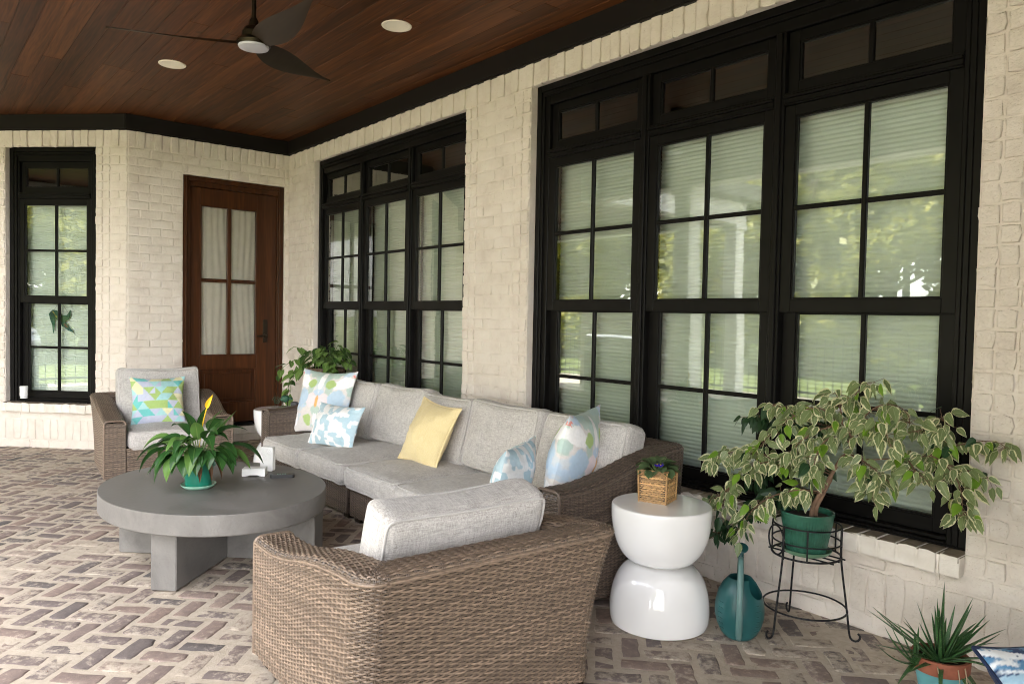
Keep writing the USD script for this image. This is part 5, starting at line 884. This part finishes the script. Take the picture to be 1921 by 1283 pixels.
# ---------------------------------------------------------------- aloe
aloe = thing('aloe_plant', (6.735, -0.405, 0.004), label='spiky aloe in a terracotta pot painted aqua, low at the right', cat='potted plant'); rng = np.random.default_rng(15)
emit('pot', shell_pot(0.058, 0.082, 0.125, 0.006), 'aqua_paint', aloe, smooth=40); emit('rim', moved(lathe([(0.0815, 0), (0.093, 0.001), (0.096, 0.046), (0.094, 0.05), (0.084, 0.05), (0.082, 0.03), (0.080, 0.0)], 56), (0, 0, 0.122)), 'terracotta', aloe, smooth=40)
emit('painted_band', cat_([lathe([(0.0655 + 0.0002, 0.035), (0.0686, 0.049)], 56)]), 'white_plastic', aloe, smooth=True); emit('painted_base', lathe([(0.0588, 0.002), (0.0648, 0.0335)], 56), 'ficus_young' if False else 'petal_lime', aloe, smooth=True)
emit('soil', moved(lathe([(0.082, 0), (0.04, 0.008), (0, 0.01)], 30), (0, 0, 0.15)), 'soil', aloe, smooth=True)
def blade(b0, d, L, W, droop, rng):
    nl = 12; d = np.asarray(d, float); d /= np.linalg.norm(d); side = np.cross(d, (0, 0, 1.0)); side = side / max(np.linalg.norm(side), 1e-6) if np.linalg.norm(side) > 1e-3 else np.array([1.0, 0, 0]); p = np.array(b0, float); V, C = [], []; r = rng.random()
    for k in range(nl):
        t = k / (nl - 1); w = 1.25 * W * (1 - t) ** 0.8 * (1 if k < nl - 1 else 0.02) + 0.0006; n = np.cross(side, d)
        for u, v in ((-0.5, 0.12), (-0.25, -0.16), (0, -0.24), (0.25, -0.16), (0.5, 0.12), (0, -0.02)): V.append(p + side * u * w + n * v * w); C.append((0.5, t, r))
        d = d + np.array([0, 0, -1.0]) * droop / nl; d /= np.linalg.norm(d); p = p + d * L / (nl - 1)
    F = []
    for k in range(nl - 1):
        for q_ in range(6): q2 = (q_ + 1) % 6; F += [[k * 6 + q_, k * 6 + q2, (k + 1) * 6 + q2], [k * 6 + q_, (k + 1) * 6 + q2, (k + 1) * 6 + q_]]
    return np.array(V), np.array(F), np.array(C)
for r_, f_, el, L, W, dr in [(0.03, 0, 4, 0.28, 0.026, -0.1), (0.08, 0.1, 3.2, 0.22, 0.022, -0.1), (-0.12, 0, 2.6, 0.22, 0.022, 0.0), (-0.6, 0.0, 0.85, 0.30, 0.022, 0.1), (-0.5, -0.2, 0.9, 0.24, 0.020, 0.1), (-0.75, 0.2, 0.9, 0.27, 0.02, 0.05), (-0.6, -0.4, 0.5, 0.22, 0.02, 0.2), (-0.85, -0.1, 0.45, 0.24, 0.02, 0.1), (-0.3, 0.2, 1.6, 0.2, 0.018, 0.0), (0.5, 0.1, 1.3, 0.22, 0.02, -0.2), (0.42, -0.1, 1.5, 0.21, 0.02, -0.5), (0.7, 0.1, 1.0, 0.22, 0.02, -0.2), (0.75, -0.2, 0.7, 0.2, 0.02, -0.3), (0.8, 0.3, 0.5, 0.19, 0.018, 0.3), (0.25, 0.5, 1.2, 0.18, 0.016, 0.0), (0.3, -0.5, 0.5, 0.2, 0.02, 0.5), (0.45, -0.6, 0.15, 0.23, 0.024, 2.6), (0.25, -0.75, 0.2, 0.22, 0.024, 2.8), (-0.4, -0.7, 0.3, 0.24, 0.018, 1.2), (-0.1, -0.6, 0.7, 0.17, 0.02, 0.3), (0.9, -0.1, 0.2, 0.18, 0.016, 0.7), (0.1, 0.3, 1.9, 0.17, 0.016, 0.1), (-0.9, 0.2, 0.3, 0.16, 0.016, -0.4), (-0.2, -0.3, 1.4, 0.16, 0.018, 0.0), (0.2, -0.25, 1.6, 0.15, 0.018, 0.1)] + [(rng.normal(-0.1, 0.55), rng.normal(-0.1, 0.4), rng.uniform(0.3, 1.7), rng.uniform(0.15, 0.25), 0.019, rng.uniform(-0.4, 0.9)) for _ in range(22)]:
    d = right * r_ + fwd * f_ + np.array([0, 0, el * 0.6]); m = blade(np.array([0, 0, 0.155]) + (right * r_ + fwd * f_) * 0.03, d, L, W, dr, rng); put_leaf(aloe, m, 'aloe_skin')
for r_, f_, el, L, dr in [(-0.9, -0.2, 0.5, 0.20, -0.9), (-0.95, 0.2, 0.9, 0.17, -0.9), (-0.9, -0.4, 0.1, 0.22, -0.8), (-0.3, -0.4, 1.4, 0.14, 0.2), (0.2, 0.2, 1.8, 0.13, 0.1), (-0.6, 0.3, 1.5, 0.15, 0.0), (-0.7, -0.6, 0.0, 0.16, 0.4), (0.1, -0.6, 0.9, 0.1, 0.1)]:
    d = right * r_ + fwd * f_ + np.array([0, 0, el]); m = blade(-right * 0.10 - fwd * 0.02 + np.array([0, 0, 0.145]), d, L, 0.017, dr, rng); put_leaf(aloe, m, 'aloe_skin')
for r_, L in ((0.01, 0.11), (0.035, 0.13), (-0.06, 0.07)): P = spline([right * r_ - fwd * 0.085 + [0, 0, 0.165], right * (r_ - 0.006) - fwd * 0.103 + [0, 0, 0.15], right * (r_ + 0.004) - fwd * 0.098 + [0, 0, 0.165 - L]], 10); emit('root', tube(P, np.linspace(0.002, 0.0008, 10), 5), 'root', aloe, smooth=True)

# ---------------------------------------------------------------- ceiling fan and downlights
fanc = thing('ceiling_fan', (3.647, -1.756, 2.80), label='dark three bladed ceiling fan with a round white light', cat='ceiling fan')
emit('downrod', cat_([tube([(0, 0, 0.13), (0, 0, 0.385)], 0.0125, 14), moved(lathe([(0.0, 0), (0.065, 0.0), (0.07, -0.012), (0.03, -0.05), (0.0, -0.05)], 30), (0, 0, 0.388))]), 'bronze', fanc, smooth=40)
emit('motor_housing', lathe([(0, 0.012), (0.088, 0.012), (0.092, 0.03), (0.075, 0.05), (0.062, 0.054), (0.062, 0.085), (0.058, 0.09), (0.045, 0.112), (0.028, 0.120), (0.024, 0.15), (0.016, 0.165), (0, 0.165)], 48), 'bronze', fanc, smooth=35)
emit('light_disc', lathe([(0, -0.004), (0.05, -0.003), (0.078, 0.002), (0.082, 0.010), (0.082, 0.014), (0, 0.014)], 48), 'lens_glass', fanc, smooth=40)
for a in (rad(121.6), rad(239), rad(0.5)):
    nl = 26; t = np.linspace(0, 1, nl); V = []
    for k in range(nl):
        x = 0.05 + 0.71 * t[k]; ch_ = 0.055 + 0.125 * math.sin(math.pi * min(t[k] * 1.1 + 0.02, 1) ** 0.8) * (1 if t[k] < 0.35 else 1) ; ch_ *= (1 - 0.55 * t[k] ** 1.6); 
        if t[k] > 0.94: ch_ *= math.sqrt(max(0.02, 1 - ((t[k] - 0.94) / 0.06) ** 2))
        tw2 = -rad(26 - 12 * t[k]); zc = 0.028 + 0.030 * t[k] - 0.012 * math.sin(math.pi * t[k])
        for u, th_ in ((-0.5, 0), (-0.2, 0.004), (0.2, 0.0045), (0.5, 0), (0.2, -0.0035), (-0.2, -0.003)): V.append((x, u * ch_ * math.cos(tw2) + 0.02 * math.sin(math.pi * t[k]), zc + u * ch_ * math.sin(tw2) + th_))
    F = [[k * 6 + q_, k * 6 + (q_ + 1) % 6, (k + 1) * 6 + (q_ + 1) % 6] for k in range(nl - 1) for q_ in range(6)] + [[k * 6 + q_, (k + 1) * 6 + (q_ + 1) % 6, (k + 1) * 6 + q_] for k in range(nl - 1) for q_ in range(6)]
    emit('blade', moved((np.array(V), np.array(F)), rz=a), 'fan_wood', fanc, smooth=50)
for x, y, lab in ((1.80, -1.682, 'round recessed ceiling light nearer the door'), (3.585, -0.818, 'round recessed ceiling light nearer the window wall')):
    dl = thing('recessed_light', (x, y, CEIL), label=lab, cat='ceiling light'); emit('trim_ring', lathe([(0.072, -0.002), (0.078, -0.006), (0.094, -0.005), (0.096, -0.001), (0.096, 0.002), (0.072, 0.0)], 48), 'lamp_white', dl, smooth=40); emit('cone', lathe([(0.073, -0.0035), (0.06, -0.0022), (0.03, -0.0016), (0, -0.0014)], 48), 'lamp_white', dl, smooth=True)

# ---------------------------------------------------------------- small things far left
sc_ = thing('security_camera', (-0.745, -2.335, 0.478), rad(-62), 'small white camera with a black face on the ledge of the single window', 'camera')
emit('body', lathe([(0, 0.016), (0.030, 0.016), (0.034, 0.024), (0.035, 0.112), (0.032, 0.118), (0, 0.119)], 32), 'white_plastic', sc_, smooth=40); emit('foot', lathe([(0, 0), (0.031, 0), (0.033, 0.004), (0.030, 0.012), (0, 0.014)], 32), 'white_plastic', sc_, smooth=40); emit('face', moved(box(-0.018, 0.018, -0.0375, -0.025, 0.052, 0.102, 0.003), rz=rad(40)), 'black_plastic', sc_)
bird = thing('glass_bird', (0, -L2, 0), TH, 'stained glass bird hanging inside the single window', 'ornament')
def plate(name, poly, mat_): m = trimesh.creation.extrude_polygon(shp.Polygon(poly).buffer(0.002), 0.006, engine='earcut'); emit(name, moved((m.vertices, m.faces), (0, 0.158, 0), rx=math.pi / 2), mat_, bird)
bx0, bz0 = -0.912, 1.250
plate('body', [(bx0 + 0.01, bz0 + 0.06), (bx0 + 0.04, bz0 + 0.085), (bx0 + 0.08, bz0 + 0.08), (bx0 + 0.13, bz0 + 0.03), (bx0 + 0.19, bz0 + 0.035), (bx0 + 0.225, bz0 + 0.085), (bx0 + 0.222, bz0 + 0.03), (bx0 + 0.20, bz0 - 0.005), (bx0 + 0.16, bz0 - 0.03), (bx0 + 0.10, bz0 - 0.02), (bx0 + 0.07, bz0 + 0.0), (bx0 + 0.03, bz0 + 0.01)], 'patina')
plate('wing', [(bx0 + 0.0, bz0 + 0.045), (bx0 + 0.02, bz0 + 0.07), (bx0 + 0.055, bz0 + 0.05), (bx0 + 0.062, bz0 - 0.02), (bx0 + 0.052, bz0 - 0.10), (bx0 + 0.046, bz0 - 0.14), (bx0 + 0.035, bz0 - 0.06), (bx0 + 0.015, bz0 - 0.01)], 'green_glaze')
plate('tail', [(bx0 + 0.12, bz0 - 0.02), (bx0 + 0.17, bz0 - 0.03), (bx0 + 0.22, bz0 - 0.09), (bx0 + 0.262, bz0 - 0.135), (bx0 + 0.20, bz0 - 0.11), (bx0 + 0.14, bz0 - 0.07)], 'can_plastic'); plate('feather', [(bx0 + 0.15, bz0 - 0.045), (bx0 + 0.175, bz0 - 0.05), (bx0 + 0.205, bz0 - 0.085), (bx0 + 0.17, bz0 - 0.075)], 'terracotta'); plate('stripe', [(bx0 + 0.035, bz0 + 0.07), (bx0 + 0.042, bz0 + 0.072), (bx0 + 0.085, bz0 + 0.02), (bx0 + 0.075, bz0 + 0.018)], 'petal_yellow')
emit('cord', cat_([tube([(bx0 + 0.05, 0.155, bz0 + 0.08), (bx0 + 0.10, 0.155, 1.41)], 0.0012, 5), tube([(bx0 + 0.20, 0.155, bz0 + 0.06), (bx0 + 0.13, 0.155, 1.41)], 0.0012, 5)]), 'twig', bird)
sh = thing('sheep_figurine', (1.53, -0.68, 0.5365), rad(55), 'tiny green metal sheep figurine with a coiled wire tail on the far white stool', 'ornament')
bl = trimesh.creation.icosphere(3, 1.0); v = bl.vertices * [0.040, 0.026, 0.032]; v += v * 0.10 * (meshkit.noise(bl.vertices * 5, 2)[:, None] - 0.5); emit('body', (v + [0.01, 0, 0.066], bl.faces), 'patina', sh, smooth=True); hd_ = trimesh.creation.icosphere(2, 1.0); emit('head', (hd_.vertices * [0.017, 0.011, 0.013] + [0.058, 0, 0.068], hd_.faces), 'patina', sh, smooth=True)
for x in (-0.012, 0.034):
    for y in (-0.013, 0.013): emit('leg', tube([(x, y, 0.05), (x + (0.006 if x < 0 else -0.002), y, 0.0)], 0.0024, 6), 'bronze', sh)
t_ = np.linspace(0.6, 5 * np.pi, 60); emit('coil', tube(np.stack([-0.062 + 0.0023 * t_ * np.cos(t_), 0 * t_, 0.052 + 0.0023 * t_ * np.sin(t_)], -1), 0.002, 6), 'patina', sh, smooth=True)
rk = trimesh.creation.icosphere(3, 1.0); v = rk.vertices * [0.040, 0.030, 0.028]; v = np.sign(v) * np.minimum(np.abs(v), [0.032, 0.024, 0.021]); v[:, 2] += 0.021; emit('dark_stone', moved((v, rk.faces), (1.60, -0.61, 0.536), rad(30)), 'rock', label='small dark block beside the sheep figurine on the far stool', cat='stone', smooth=40)

# crumbs of dry leaf on the floor
rng = np.random.default_rng(66); bits = []
for k in range(110):
    x, y = rng.uniform(3.0, 7.6), rng.uniform(-3.4, -0.05)
    m = box(-0.5, 0.5, -0.5, 0.5, 0, 1); s = np.array([rng.uniform(0.003, 0.010), rng.uniform(0.0015, 0.004), rng.uniform(0.001, 0.002)]); v = m[0] * s; bits.append(moved((v, m[1]), (x, y, 0.006), rng.uniform(0, 6.28)))
emit('leaf_litter', cat_(bits), 'bark', label='scattered dry crumbs on the brick floor', cat='litter', kind='stuff')
